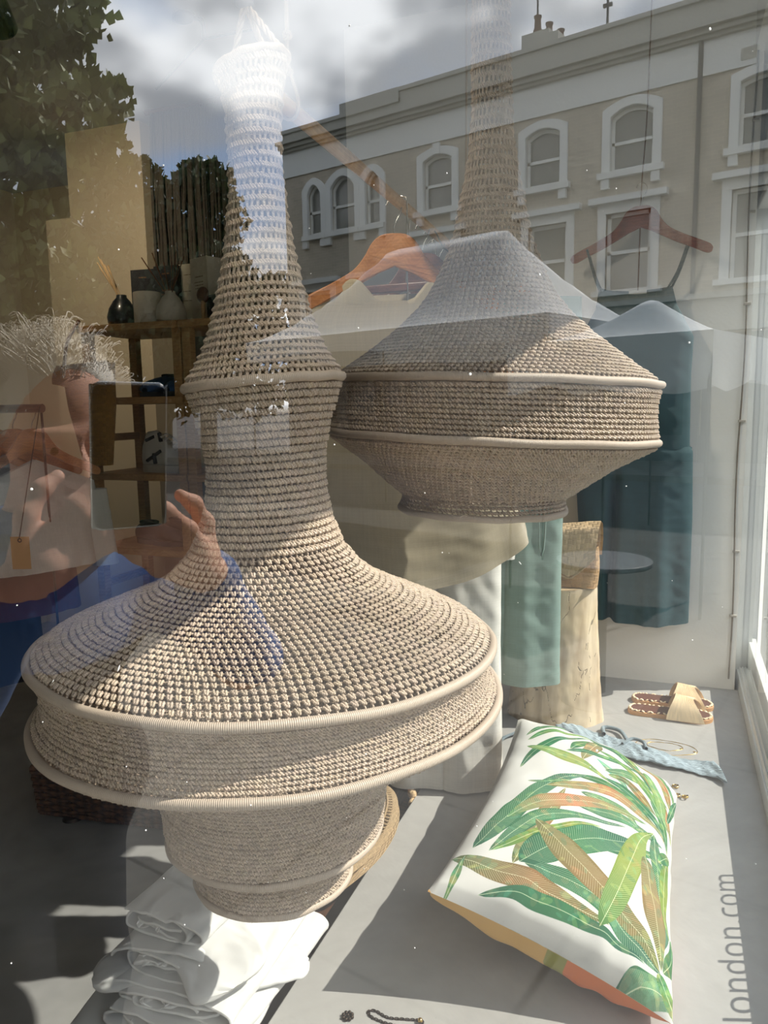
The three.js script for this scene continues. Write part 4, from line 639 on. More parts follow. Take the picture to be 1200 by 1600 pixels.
// ---------- slippers
{
  const foot = [[0.122, 0.006], [0.116, 0.026], [0.095, 0.040], [0.06, 0.045], [0.02, 0.041], [-0.03, 0.033], [-0.08, 0.033], [-0.112, 0.027], [-0.124, 0.008], [-0.124, -0.010], [-0.112, -0.028], [-0.08, -0.033], [-0.03, -0.031], [0.02, -0.036], [0.06, -0.040], [0.095, -0.034], [0.116, -0.016]];
  const outline = (k) => { const s = new THREE.Shape(); const c = new THREE.SplineCurve([...foot, foot[0]].map(([x, y]) => new THREE.Vector2(x * (k > 0 ? 1 - k / 0.124 : 1), y * (k > 0 ? 1 - k / 0.04 : 1)))); s.setFromPoints(c.getPoints(90)); return s; };
  const cream = mat({ color: rgb(232, 212, 178), roughness: 0.8 }), tan = mat({ color: rgb(196, 150, 104), roughness: 0.7 }), brown = mat({ color: rgb(96, 58, 44), roughness: 0.6 });
  const strandMap = dataTex(256, (u, v) => { const c = 0.93 + noise.noise(Math.floor(u * 22) * 3.1, v * 6, 1) * 0.07 + rnd(-0.03, 0.03); return [c, c * 0.90, c * 0.74]; });
  const t = thing('raffia_slipper', 'straw-strapped slide slipper in front of its pair, brown insole', 'slipper', [0.022, 0.4185, -2.462], -0.03, null);
  part('sole', extrude(outline(0), 0.012, 0.002, 2).rotateX(-Math.PI / 2), tan, t);
  part('insole', extrude(outline(0.006), 0.003, 0.001, 1).rotateX(-Math.PI / 2).translate(0, 0.0135, 0), brown, t);
  const pts = outline(0.004).getPoints(), st = []; const q = new THREE.Matrix4();
  for (let i = 0; i < 56; i++) { const p = pts[Math.floor(i / 56 * pts.length)], n = pts[(Math.floor(i / 56 * pts.length) + 1) % pts.length], a = Math.atan2(n.y - p.y, n.x - p.x); q.compose(V(p.x, 0.0165, -p.y), new THREE.Quaternion().setFromEuler(new THREE.Euler(0, a, i % 2 ? 0.5 : -0.5)), V(1, 1, 1)); st.push(q.clone()); }
  instances('edge_stitch', new THREE.SphereGeometry(0.0045, 8, 6).scale(1.3, 0.5, 1), cream, st, t);
  part('strap', [0, 0.003].map((o) => sheet(132, 26, (u, v) => {
    const a = lerp(-0.1, Math.PI + 0.1, v), x = 0.045 + (u - 0.5) * lerp(0.112, 0.052, Math.max(0, Math.sin(v * Math.PI)) ** 1.5) - 0.006 * Math.sin(v * Math.PI), rib = 0.0022 * Math.abs(Math.sin(u * Math.PI * 22));
    return [x, 0.006 + (0.060 + 0.008 * (0.5 - u) + o + rib) * Math.max(0, Math.sin(a)) ** 0.85, -(0.044 + o) * Math.cos(a)];
  })), mat({ map: strandMap, roughness: 0.7, side: THREE.DoubleSide }), t);
  const b = copyOf(t, 'straw-strapped slide slipper behind its pair, nearer the wall'); b.position.set(0.028, 0.4185, -2.565); b.rotation.y = 0.02; b.scale.z = -1;
}
// ---------- shirred top, necklaces, rings
{
  const blue = phys({ color: rgb(190, 209, 218), roughness: 0.95, side: THREE.DoubleSide, bumpMap: dataTex(256, (u, v) => 0.5 + tile(u, v, 50, 3, 3) * 0.8 + 0.2 * Math.sin(v * 90), false, [3, 1]), bumpScale: 0.004, sheen: 0.2, map: dataTex(256, (u, v) => 0.84 + tile(u, v, 50, 3, 3) * 0.5, true, [3, 1]) });
  const t = thing('shirred_top', 'pale blue shirred strap top lying beyond the cushion', 'top', [0, 0, 0]);
  const spine = curve([[-0.31, 0, -2.275], [-0.235, 0, -2.235], [-0.16, 0, -2.195], [-0.085, 0, -2.155], [-0.02, 0, -2.13], [0.05, 0, -2.115], [0.105, 0, -2.105], [0.145, 0, -2.085]]);
  const width = [[0, 0.036], [0.25, 0.05], [0.45, 0.062], [0.7, 0.042], [0.85, 0.036], [1, 0.056]];
  part('band', sheet(40, 90, (u, v) => { const a = u * 2 * Math.PI, p = spine.getPointAt(v), w = interp(width, v) * (1 + 0.08 * Math.sin(v * 38)), h = 0.006 + 0.004 * Math.sin(v * 11 + 1) + 0.007 * smooth(v, 0.85, 1); return [p.x + 0.25 * w * Math.cos(a), 0.4225 + h + h * Math.sin(a) * (0.9 + 0.2 * Math.sin(v * 60 + a * 3)), p.z + w * Math.cos(a) + 0.002 * Math.sin(v * 110)]; }, true), blue, t);
  part('strap', [tube([[-0.16, 0.435, -2.225], [-0.165, 0.430, -2.285], [-0.12, 0.431, -2.275], [-0.09, 0.432, -2.20], [-0.06, 0.43, -2.14]], 0.006, 40, 7), tube([[-0.04, 0.445, -2.14], [-0.05, 0.437, -2.20], [-0.08, 0.436, -2.215], [-0.105, 0.436, -2.17]], 0.005, 36, 7)], blue, t);
  part('tie', [tube([[-0.31, 0.43, -2.275], [-0.37, 0.428, -2.235], [-0.42, 0.43, -2.15], [-0.45, 0.427, -2.11]], 0.003, 30, 6), tube([[-0.31, 0.428, -2.27], [-0.39, 0.43, -2.18], [-0.43, 0.428, -2.13], [-0.44, 0.426, -2.09]], 0.003, 30, 6)], blue, t);
  const loop = (label, cx, cz, rx, rz, k) => { const n = thing('fine_necklace', label, 'necklace', [cx, 0.4203, cz]); part('chain', tube(Array.from({ length: 40 }, (_, i) => { const a = i / 40 * 6.283; return [rx * Math.cos(a) * (1 + 0.07 * Math.sin(2 * a + k)), 0.0004 * Math.sin(a * 9), rz * Math.sin(a) * (1 + 0.08 * Math.cos(3 * a + k))]; }), 0.0011, 200, 6, true), M.gold, n); part('clasp', new THREE.TorusGeometry(0.0032, 0.0009, 6, 14).rotateX(1.5708).translate(rx * 0.96, 0.0004, rz * 0.15), M.gold, n); };
  loop('outer fine gold necklace laid in a wide ring on the platform', 0.012, -2.222, 0.078, 0.048, 1); loop('inner fine gold necklace coiled inside the wider one', 0.008, -2.228, 0.046, 0.026, 2.2);
  const ring = (label, x, z, r, tilt) => { const n = thing('finger_ring', label, 'ring', [x, 0.4205 + (tilt ? 0.001 : 0), z], 0.6); part('band', new THREE.TorusGeometry(r, 0.0016, 10, 32).scale(1, 1, 1.5).rotateX(Math.PI / 2 - tilt).translate(0, 0.0032 + r * Math.sin(tilt), 0), M.gold, n); part('stone', new THREE.SphereGeometry(0.0022, 12, 8).translate(r, 0.005 + r * Math.sin(tilt), 0), mat({ color: rgb(70, 60, 50), roughness: 0.1 }), n); };
  ring('single gold ring beside the cushion corner, farther from the camera', 0.036, -1.985, 0.0072, 0); ring('gold ring of the nearer two, the right one', 0.058, -1.932, 0.0072, 0.2); ring('gold ring of the nearer two, the left one', 0.040, -1.938, 0.0068, 0);
}
// ---------- dark chain at the near edge of the platform
{
  const t = thing('chain_necklace', 'dark bronze link chain at the bottom edge of the picture', 'necklace');
  const c = curve([[-0.355, 0, -1.02], [-0.345, 0, -1.052], [-0.372, 0, -1.048], [-0.40, 0, -1.042], [-0.424, 0, -1.048], [-0.434, 0, -1.043], [-0.425, 0, -1.034], [-0.40, 0, -1.03], [-0.378, 0, -1.028], [-0.35, 0, -1.0], [-0.30, 0, -0.985], [-0.27, 0, -1.0]]), n = 74, ms = [];
  for (let i = 0; i < n; i++) { const p = c.getPointAt(i / n), d = c.getTangentAt(i / n); ms.push(new THREE.Matrix4().compose(V(p.x, 0.4207, p.z), new THREE.Quaternion().setFromEuler(new THREE.Euler(i % 2 ? 0.5 : -0.4, Math.atan2(-d.z, d.x), 0, 'YXZ')), V(1, 1, 1))); }
  instances('link', new THREE.TorusGeometry(0.0026, 0.0008, 6, 14).scale(1.45, 0.85, 1).rotateX(Math.PI / 2), M.darkMetal, ms, t);
  part('gold_bead', new THREE.IcosahedronGeometry(0.0042, 1).translate(-0.348, 0.4245, -1.05), M.gold, t);
  const k = thing('bead_pendant', 'small dark beaded pendant lying left of the chain', 'pendant', [-0.462, 0.419, -1.022]);
  for (let i = 0; i < 9; i++) part('bead', new THREE.SphereGeometry(0.0032, 10, 8).translate(i ? 0.0075 * Math.cos(i * 0.785) : 0, i ? 0.0035 : 0.005, i ? 0.0075 * Math.sin(i * 0.785) : 0), M.darkMetal, k);
}
// ---------- plank bench beside the platform with folded jeans and straw work
{
  const t = thing('plank_bench', 'low dark wooden plank bench along the platform edge', 'bench');
  part('seat_plank', rbox(0.235, 0.05, 2.1, 0.006, -0.757, 0.377, -1.45), M.woodDark, t);
  for (const z of [-0.6, -2.3]) part('leg', rbox(0.22, 0.355, 0.045, 0.004, -0.757, 0.1775, z), M.woodDark, t);
}
M.denim = phys({ color: rgb(232, 232, 229), roughness: 0.9, side: THREE.DoubleSide, bumpMap: weaveBump, bumpScale: 0.0005, sheen: 0.15, transmission: 0.12, thickness: 0 });
M.lining = phys({ color: rgb(232, 232, 229), roughness: 0.95, side: THREE.DoubleSide });
// folded jeans: one thick cloth wound up flat, its open end towards the viewer; trouser_leg is a loose leg that sticks out
function foldedJeans(label, x, y, z, turn, w, h, len, k, legs = []) {
  const t = thing('folded_jeans', label, 'jeans', [x, y, z], turn, null);
  const e = (q, p) => Math.sign(q) * Math.abs(q) ** p;
  const wound = (turns, k1, th, ww, hh, ox, oy, L, ph, amp) => {
    const P = (s, v) => {   // centre line of the cloth at s (0 outside, 1 inside) and depth v
      const a = ph - s * turns * 2 * Math.PI, f = lerp(1, k1, s), c = e(Math.cos(a), 0.62), n = noise.noise(c * 1.7 + k, v * 2.2, s * 4 + k), n2 = noise.noise(c * 4.5, v * 6, s * 7 + k * 2), lift = Math.max(0, noise.noise(c * 2.6 + v * 2.1 + k, v * 1.1 - c, k * 1.7)) ** 1.4;
      return [ox + ww / 2 * f * c * (1 + 0.08 * v) + amp * 1.1 * n2, oy + hh / 2 * lerp(1, 0.16, s) * e(Math.sin(a), 0.7) * (1 - 0.2 * v) + amp * (1.3 * n + 0.6 * n2) + (Math.sin(a) > 0 ? 0.012 * lift * (1 - s) : 0), -L * v * (1 - 0.35 * s) + 0.007 * Math.cos(a * 1.5 + k) * (1 - v) + 0.004 * n2];
    };
    const side = (o) => sheet(150, 26, (s, v) => { const p = P(s, v), d = 0.004, A = P(Math.max(0, s - d), v), B = P(Math.min(1, s + d), v), tx = B[0] - A[0], ty = B[1] - A[1], l = Math.hypot(tx, ty) + 1e-9; return [p[0] - ty / l * o, Math.max(0.0012, p[1] + tx / l * o), p[2]]; }, false, [1.5, 1]);
    const lip = sheet(150, 3, (s, v) => { const p = P(s, 0), d = 0.004, A = P(Math.max(0, s - d), 0), B = P(Math.min(1, s + d), 0), tx = B[0] - A[0], ty = B[1] - A[1], l = Math.hypot(tx, ty) + 1e-9, o = (v - 0.5) * th, bulge = 0.0016 * Math.sin(v * Math.PI); return [p[0] - ty / l * o, Math.max(0.0012, p[1] + tx / l * o), p[2] + bulge]; }, false, [1.5, 0.01]);
    return [side(th / 2), side(-th / 2), lip];
  };
  part('wound_cloth', wound(2.35, 0.45, 0.0045, w, h, 0, h / 2 + 0.001, len, 2.6 + 0.5 * Math.sin(k), 0.0042), M.denim, t);
  part('pocket_lining', wound(1.2, 0.4, 0.002, w * 0.34, h * 0.30, -w * 0.10, h * 0.52, len * 0.3, 1 + k, 0.006), M.lining, t);
  for (const f of legs) part('trouser_leg', sheet(64, 34, (u, v) => {   // a flattened sleeve from f.from to f.to, rounded off at its end
    const a = u * 2 * Math.PI, c = [0, 1, 2].map((i) => lerp(f.from[i], f.to[i], v)), end = Math.sqrt(Math.max(0, 1 - Math.max(0, (v - 0.82) / 0.18) ** 2)), ww = lerp(f.w0, f.w1, v) * (0.25 + 0.75 * end), hh = lerp(f.h0, f.h1, v) * end + 0.0004, d = f.dir, n = noise.noise(Math.cos(a) * 2.2, v * 3, f.k), n2 = noise.noise(Math.cos(a) * 5, v * 7, f.k + 3);
    const q = ww * e(Math.cos(a), 0.8);
    return [c[0] + d[0] * q + 0.004 * n, Math.max(-0.035, c[1] + f.slope * q + hh * e(Math.sin(a), 0.8) + 0.005 * n * end + 0.002 * n2), c[2] + d[1] * q];
  }, true), M.denim, t);
  return t;
}
{
  const by = 0.402;
  foldedJeans('folded white jeans at the bottom of the pile, spreading widest', -0.715, by, -0.835, 0.12, 0.30, 0.042, 0.34, 1.3);
  foldedJeans('folded white jeans second from the bottom of the pile', -0.700, by + 0.040, -0.855, -0.04, 0.255, 0.038, 0.33, 4.1);
  foldedJeans('folded white jeans in the middle of the pile, a leg trailing down to the right', -0.690, by + 0.076, -0.872, 0.05, 0.235, 0.036, 0.33, 6.4, [{ from: [0.05, 0.012, -0.10], to: [0.145, -0.010, -0.19], w0: 0.05, w1: 0.045, h0: 0.010, h1: 0.008, dir: [0.55, 0.83], slope: 0, k: 2 }]);
  foldedJeans('folded white jeans second from the top, its leg poking out to the left', -0.722, by + 0.110, -0.900, 0.04, 0.180, 0.044, 0.34, 8.2, [{ from: [0.03, 0.002, -0.075], to: [-0.125, -0.012, 0.012], w0: 0.07, w1: 0.042, h0: 0.010, h1: 0.011, dir: [0.45, 0.89], slope: 0, k: 3 }]);
  foldedJeans('folded white jeans on top of the pile under the front lampshade', -0.742, by + 0.155, -0.925, -0.10, 0.172, 0.042, 0.30, 9.9, [{ from: [0.03, 0.0, -0.06], to: [0.155, -0.020, 0.012], w0: 0.06, w1: 0.066, h0: 0.008, h1: 0.012, dir: [0.45, -0.89], slope: 0.12, k: 5 }]);
}
{ // openwork straw bag lying on the bench, and a second one behind it
  const strawBag = (label, x, z, rx, rz, turn) => {
    const t = thing('openwork_straw_bag', label, 'bag', [x, 0.4025, z], turn);
    const dome = (r, f) => sheet(72, 14, (u, v) => { const a = u * 2 * Math.PI, q = lerp(r[0], r[1], v); return [rx * q * Math.cos(a), f(q) + 0.004 * noise.noise(Math.cos(a) * 3, q * 4, 2), rz * q * Math.sin(a)]; }, true, [1, 1]);
    const h = (q) => 0.012 + 0.055 * Math.sqrt(Math.max(0, 1 - q * q * 0.96));
    part('crown', dome([0.02, 0.80], h), raffia([10, 4]), t); part('edge_band', dome([0.93, 1.0], h), raffia([22, 0.6]), t); part('base', dome([0.02, 1.0], () => 0.004), raffia([10, 4]), t);
    const ms = []; for (let i = 0; i < 110; i++) { const a = i / 110 * 6.283, q = i % 2 ? 0.865 : 0.865, p0 = [rx * 0.79 * Math.cos(a), h(0.79), rz * 0.79 * Math.sin(a)], p1 = [rx * 0.94 * Math.cos(a), h(0.94), rz * 0.94 * Math.sin(a)]; const A = V(...p0), B = V(...p1), d = B.clone().sub(A); ms.push(new THREE.Matrix4().compose(A.add(B).multiplyScalar(0.5), new THREE.Quaternion().setFromUnitVectors(V(0, 1, 0), d.clone().normalize()), V(1, d.length(), 1))); }
    instances('openwork_bar', new THREE.CylinderGeometry(0.0028, 0.0028, 1, 6), raffia([0.5, 1]), ms, t);
    part('openwork_ring', tube(Array.from({ length: 48 }, (_, i) => [rx * 0.868 * Math.cos(i / 48 * 6.283), h(0.868) + 0.002, rz * 0.868 * Math.sin(i / 48 * 6.283)]), 0.003, 160, 6, true), raffia([30, 0.3]), t);
    return t;
  };
  strawBag('flat openwork straw bag on the bench between lampshade and platform', -0.722, -1.495, 0.165, 0.27, 0.05).rotation.z = 0.16;
  const c = strawBag('smaller straw bag farther back on the bench', -0.735, -1.93, 0.10, 0.14, 0.2);
  part('tassel', [new THREE.SphereGeometry(0.012, 10, 8).translate(0.105, 0.02, 0.22), rod([0.105, 0.012, 0.22], [0.106, 0.004, 0.245], 0.006, 0.010)], raffia([0.4, 0.3]), c);
}
// ---------- inside the shop: shelves and what stands on them
const SZ = -2.45;
{
  const unit = (label, x0, x1) => {
    const t = thing('shelf_unit', label, 'shelf');
    for (const x of [x0 + 0.018, x1 - 0.018]) for (const z of [SZ - 0.02, SZ - 0.30]) part('post', rbox(0.036, 1.70, 0.036, 0.003, x, 0.85, z), M.woodPale, t);
    for (const y of [1.71, 1.435, 1.14, 0.845, 0.55, 0.2]) part('shelf_board', rbox(x1 - x0, 0.026, y > 1.7 ? 0.36 : 0.33, 0.003, (x0 + x1) / 2, y, SZ - 0.16), M.woodPale, t);
    for (const x of [x0 + 0.018, x1 - 0.018]) for (const y of [1.29, 0.7]) part('side_rail', rbox(0.022, 0.03, 0.3, 0.003, x, y, SZ - 0.16), M.woodPale, t);
  };
  unit('pale wooden open shelf unit holding the diffusers and white trainer', -2.17, -1.715);
  unit('second pale wooden shelf unit, half hidden by the front lampshade', -1.708, -1.24);
  const Y = 1.723, ceramic = phys({ color: rgb(226, 218, 200), roughness: 0.35, clearcoat: 0.3 }), black = phys({ color: rgb(26, 28, 34), roughness: 0.3, clearcoat: 0.5 });
  const bottle = (name, label, x, m, reed, k) => {
    const t = thing(name, label, 'diffuser', [x, Y, SZ - 0.07]);
    part('bottle', lathe([[0, 0], [0.046, 0], [0.056, 0.012], [0.058, 0.035], [0.05, 0.065], [0.032, 0.095], [0.02, 0.108], [0.019, 0.118], [0.014, 0.118], [0.013, 0.1], [0, 0.09]], 40), m, t);
    for (let i = 0; i < 7; i++) { const a = k + i * 0.9, s = 0.075 + 0.015 * (i % 3); part('reed', rod([0.006 * Math.cos(a), 0.09, 0.006 * Math.sin(a)], [k < 1 ? -0.03 - s * 0.9 * Math.abs(Math.cos(a * 0.7)) : (i - 3.2) * 0.032, 0.245 + 0.02 * Math.sin(i * 2), 0.03 * Math.sin(a)], 0.0022, 0.0022, 6), mat({ color: reed, roughness: 0.8 }), t); }
  };
  bottle('reed_diffuser', 'dark glazed diffuser bottle with pale reeds leaning left', -2.02, black, rgb(190, 160, 120), 0.5);
  bottle('reed_diffuser', 'white ceramic diffuser bottle with brown reeds', -1.795, ceramic, rgb(110, 66, 42), 2.2);
  { const t = thing('candle_jar', 'cream ceramic candle jar between the two diffusers', 'candle', [-1.905, Y, SZ - 0.075]); part('jar', lathe([[0, 0], [0.046, 0], [0.052, 0.006], [0.052, 0.118], [0.050, 0.121], [0.047, 0.118], [0.047, 0.09], [0, 0.09]], 40), ceramic, t); part('wick', rod([0, 0.088, 0], [0, 0.102, 0], 0.0012), M.darkMetal, t); }
  const printBox = (label, x, z, w, h, d, bg, ink, rows, tilt = 0) => {
    const t = thing('product_box', label, 'box', [x, Y, z], tilt);
    const tex = canvasTex(128, 256, (g) => { g.fillStyle = bg; g.fillRect(0, 0, 128, 256); g.fillStyle = ink; for (const [yy, ww, hh] of rows) for (let i = 0; i < ww; i += 7) g.fillRect(64 - ww / 2 + i, yy, 4 + (i % 3), hh); });
    part('carton', rbox(w, h, d, 0.0015, 0, h / 2, 0), mat({ color: bg, roughness: 0.7 }), t);
    part('front_print', new THREE.PlaneGeometry(w * 0.96, h * 0.97).translate(0, h / 2, d / 2 + 0.0006), mat({ map: tex, roughness: 0.7 }), t);
  };
  printBox('black product box with faint gilt print, the left of a pair', -1.985, SZ - 0.20, 0.108, 0.225, 0.09, '#15171d', '#7a5a34', [[30, 40, 5], [110, 44, 4], [126, 60, 5], [150, 56, 5], [162, 40, 4]], 0.08);
  printBox('black product box with faint gilt print, the right of a pair', -1.872, SZ - 0.195, 0.106, 0.23, 0.09, '#15171d', '#8a5a30', [[28, 36, 5], [100, 44, 6], [118, 56, 5], [140, 60, 5], [170, 40, 4]], 0.05);
  printBox('cream product box behind the white diffuser, shorter of the cream pair', -1.79, SZ - 0.225, 0.10, 0.235, 0.09, '#d8cdb4', '#7d6a4c', [[40, 40, 4], [110, 60, 4], [150, 50, 4]], 0.0);
  printBox('tall cream product box at the end of the top shelf', -1.688, SZ - 0.185, 0.106, 0.245, 0.11, '#dcd1ba', '#7d6a4c', [[70, 60, 5], [92, 70, 4], [104, 60, 4], [116, 64, 4]], -0.35);
  { const t = thing('wooden_brush', 'small brown wooden brush leaning before the tall cream box', 'brush', [-1.638, Y, SZ - 0.05]); part('head', new THREE.SphereGeometry(0.026, 20, 14).scale(1, 1.15, 0.45).translate(0, 0.092, 0), M.woodHangerDark, t); part('handle', rod([0, 0, 0.004], [0, 0.07, 0], 0.008, 0.009, 10), M.woodPale, t); }
  { const t = thing('dark_bowl', 'round dark grey bowl on the second shelf unit', 'bowl', [-1.565, Y, SZ - 0.12]); part('bowl', lathe([[0, 0], [0.075, 0], [0.086, 0.015], [0.088, 0.06], [0.084, 0.085], [0.08, 0.085], [0.08, 0.03], [0, 0.02]], 40), mat({ color: rgb(44, 46, 50), roughness: 0.5 }), t); part('rim', new THREE.TorusGeometry(0.083, 0.004, 8, 40).rotateX(1.5708).translate(0, 0.086, 0), mat({ color: rgb(90, 90, 88), roughness: 0.6 }), t); }
  // shoes
  const lowShoe = (label, x, y, z, turn, c, name, group) => {
    const t = thing(name, label, 'shoe', [x, y, z], turn);
    const prof = (s) => interp([[0, 0.055], [0.15, 0.078], [0.35, 0.070], [0.6, 0.060], [0.85, 0.045], [1, 0.018]], s), wid = (s) => interp([[0, 0.025], [0.15, 0.034], [0.5, 0.036], [0.75, 0.045], [0.92, 0.036], [1, 0.012]], s);
    part('upper', sheet(40, 40, (u, v) => { const a = u * Math.PI * 2, h = prof(v), w = wid(v), e = (q) => Math.sign(q) * Math.abs(q) ** 0.75; return [-0.125 + 0.25 * v, 0.016 + Math.max(0, h * (0.5 + 0.5 * e(Math.sin(a)))), w * e(Math.cos(a)) * (1 - 0.3 * Math.max(0, Math.sin(a)))]; }, true), c, t);
    part('sole', sheet(48, 8, (u, v) => { const a = u * Math.PI * 2, x = Math.cos(a) * 0.13, s = (x + 0.125) / 0.25, w = (wid(clamp(s, 0.05, 0.97)) + 0.004) * Math.sqrt(Math.max(0, 1 - Math.cos(a) ** 8)); const k = v < 0.25 ? v * 4 : v > 0.75 ? (1 - v) * 4 : 1; return [x * k, v < 0.5 ? 0 : 0.018, Math.sign(Math.sin(a)) * w * k]; }, true), mat({ color: rgb(50, 50, 54), roughness: 0.7 }), t);
    part('opening', new THREE.TorusGeometry(0.026, 0.006, 8, 24).scale(1.5, 1, 1).rotateX(1.5708).translate(-0.065, 0.086, 0), mat({ color: rgb(20, 22, 26), roughness: 0.9 }), t);
    return t;
  };
  const blueM = mat({ color: rgb(38, 84, 138), roughness: 0.7 }), darkShoe = mat({ color: rgb(30, 30, 34), roughness: 0.55 });
  lowShoe('blue canvas shoe, the left of the pair on the second shelf', -1.92, 1.449, SZ - 0.16, -1.5, blueM, 'canvas_shoe');
  lowShoe('blue canvas shoe, the right of the pair on the second shelf', -1.80, 1.449, SZ - 0.16, -1.62, blueM, 'canvas_shoe');
  lowShoe('dark leather shoe, nearer one on the shelf below the trainer', -1.93, 0.859, SZ - 0.11, -0.2, darkShoe, 'leather_shoe');
  lowShoe('dark leather shoe, farther one on the shelf below the trainer', -1.86, 0.859, SZ - 0.22, -0.1, darkShoe, 'leather_shoe');
  {
    const t = thing('white_trainer', 'white high-top trainer with black cross marking on the third shelf', 'shoe', [-1.855, 1.153, SZ - 0.10], -0.12);
    const white = mat({ color: rgb(225, 222, 210), roughness: 0.6 }), blackM = mat({ color: rgb(28, 28, 30), roughness: 0.6 });
    const hgt = (s) => interp([[0, 0.10], [0.08, 0.140], [0.25, 0.145], [0.36, 0.128], [0.6, 0.080], [0.8, 0.058], [0.95, 0.045], [1, 0.02]], s), wd = (s) => interp([[0, 0.026], [0.1, 0.035], [0.4, 0.036], [0.75, 0.046], [0.93, 0.036], [1, 0.014]], s);
    part('upper', sheet(48, 48, (u, v) => { const a = u * Math.PI * 2, e = (q) => Math.sign(q) * Math.abs(q) ** 0.75, up = 0.5 + 0.5 * e(Math.sin(a)); return [-0.13 + 0.26 * v, 0.02 + hgt(v) * up, wd(v) * e(Math.cos(a)) * (1 - 0.35 * up)]; }, true), white, t);
    part('sole', sheet(56, 8, (u, v) => { const a = u * Math.PI * 2, x = Math.cos(a) * 0.137, s = (x + 0.13) / 0.26, w = (wd(clamp(s, 0.05, 0.97)) + 0.006) * Math.sqrt(Math.max(0, 1 - Math.cos(a) ** 8)), k = v < 0.25 ? v * 4 : v > 0.75 ? (1 - v) * 4 : 1; return [x * k, v < 0.5 ? 0 : 0.028, Math.sign(Math.sin(a)) * w * k]; }, true), mat({ color: rgb(205, 200, 186), roughness: 0.7 }), t);
    part('cross_marking', [rod([-0.09, 0.045, 0.037], [-0.02, 0.085, 0.033], 0.007, 0.007, 6), rod([-0.045, 0.035, 0.039], [-0.055, 0.075, 0.034], 0.008, 0.008, 6), rod([-0.10, 0.125, 0.026], [-0.06, 0.140, 0.022], 0.007, 0.007, 6)], blackM, t);
    part('collar', rod([-0.035, 0.155, 0.02], [-0.022, 0.122, 0.026], 0.008, 0.008, 6), blackM, t);
    for (let i = 0; i < 6; i++) part('lace', tube([[-0.02 + i * 0.018, 0.137 - i * 0.012, 0.03], [-0.012 + i * 0.018, 0.150 - i * 0.0125, 0.0], [-0.004 + i * 0.018, 0.131 - i * 0.012, -0.03]], 0.004, 12, 6), white, t);
    part('toe_cap', new THREE.SphereGeometry(0.036, 20, 12, 0, 6.3, 0, 1.57).scale(1, 0.9, 1.05).translate(0.1, 0.026, 0), mat({ color: rgb(215, 211, 198), roughness: 0.6 }), t);
  }
}
{ // straw bag hung on the side of the shelf
  const t = thing('straw_shoulder_bag', 'yellow straw shoulder bag hanging from the side of the shelf unit', 'bag', [-2.10, 0, SZ + 0.05]);
  const m = raffia([2, 3], { color: rgb(226, 196, 120) });
  part('bag_body', sheet(60, 24, (u, v) => { const a = u * Math.PI * 2, w = interp([[0, 0.125], [0.15, 0.115], [0.6, 0.085], [1, 0.06]], v), d = interp([[0, 0.02], [0.4, 0.05], [1, 0.03]], v), e = (q) => Math.sign(q) * Math.abs(q) ** 0.7; return [w * e(Math.cos(a)) + 0.02 * v, 1.565 - 0.375 * v + 0.012 * Math.cos(a) * (1 - v), d * e(Math.sin(a))]; }, true), m, t);
  part('flap', sheet(30, 16, (u, v) => { const x = (u - 0.5) * 0.25, dn = 0.07 + 0.06 * u; return [x, 1.578 - dn * v + 0.012 * (u - 0.5), 0.03 + 0.028 * Math.sin(v * 1.9)]; }), m, t);
  part('strap', [tube([[-0.105, 1.56, 0.01], [-0.09, 1.66, 0.0], [-0.062, 1.745, -0.04]], 0.006, 20, 6), tube([[-0.09, 1.56, 0.03], [-0.072, 1.66, 0.02], [-0.055, 1.745, -0.03]], 0.006, 20, 6)], mat({ color: rgb(112, 66, 44), roughness: 0.6 }), t);
}
{ // dark yarn wall hanging
  const t = thing('yarn_wall_hanging', 'tall dark yarn fringe wall hanging above the second shelf unit', 'wall hanging', [-2.01, 0, -3.02]);
  part('dowel', rod([-0.22, 2.70, 0], [0.22, 2.70, 0], 0.012), M.woodDark, t);
  const g = []; for (let i = 0; i < 170; i++) { const x = rnd(-0.2, 0.2), z = rnd(-0.03, 0.035), y1 = 1.80 + rnd(0, 0.06), b = rnd(-0.012, 0.012); g.push(tube([[x, 2.69, z * 0.3], [x + b, 2.4, z], [x - b * 0.6 + rnd(-0.008, 0.008), 2.1, z], [x + rnd(-0.012, 0.012), y1, z]], rnd(0.004, 0.008), 8, 5)); }
  const s = part('yarn_strands', g, mat({ color: rgb(52, 46, 40), roughness: 0.95 }), t); s.userData.kind = 'stuff';
}
{ // navy felt hat on the wall behind
  const t = thing('felt_hat', 'dark navy felt hat hung at the end of the white wall', 'hat', [-1.335, 1.79, -3.02]);
  part('crown', new THREE.SphereGeometry(0.085, 32, 20).scale(1, 1, 0.8), mat({ color: rgb(40, 46, 58), roughness: 0.95 }), t);
  part('brim', new THREE.TorusGeometry(0.10, 0.012, 10, 48).scale(1, 1.05, 0.6).translate(0, 0, -0.04), mat({ color: rgb(34, 38, 48), roughness: 0.95 }), t);
  part('peg', rod([0, 0.05, -0.36], [0, 0.05, -0.03], 0.008), M.woodDark, t);
}
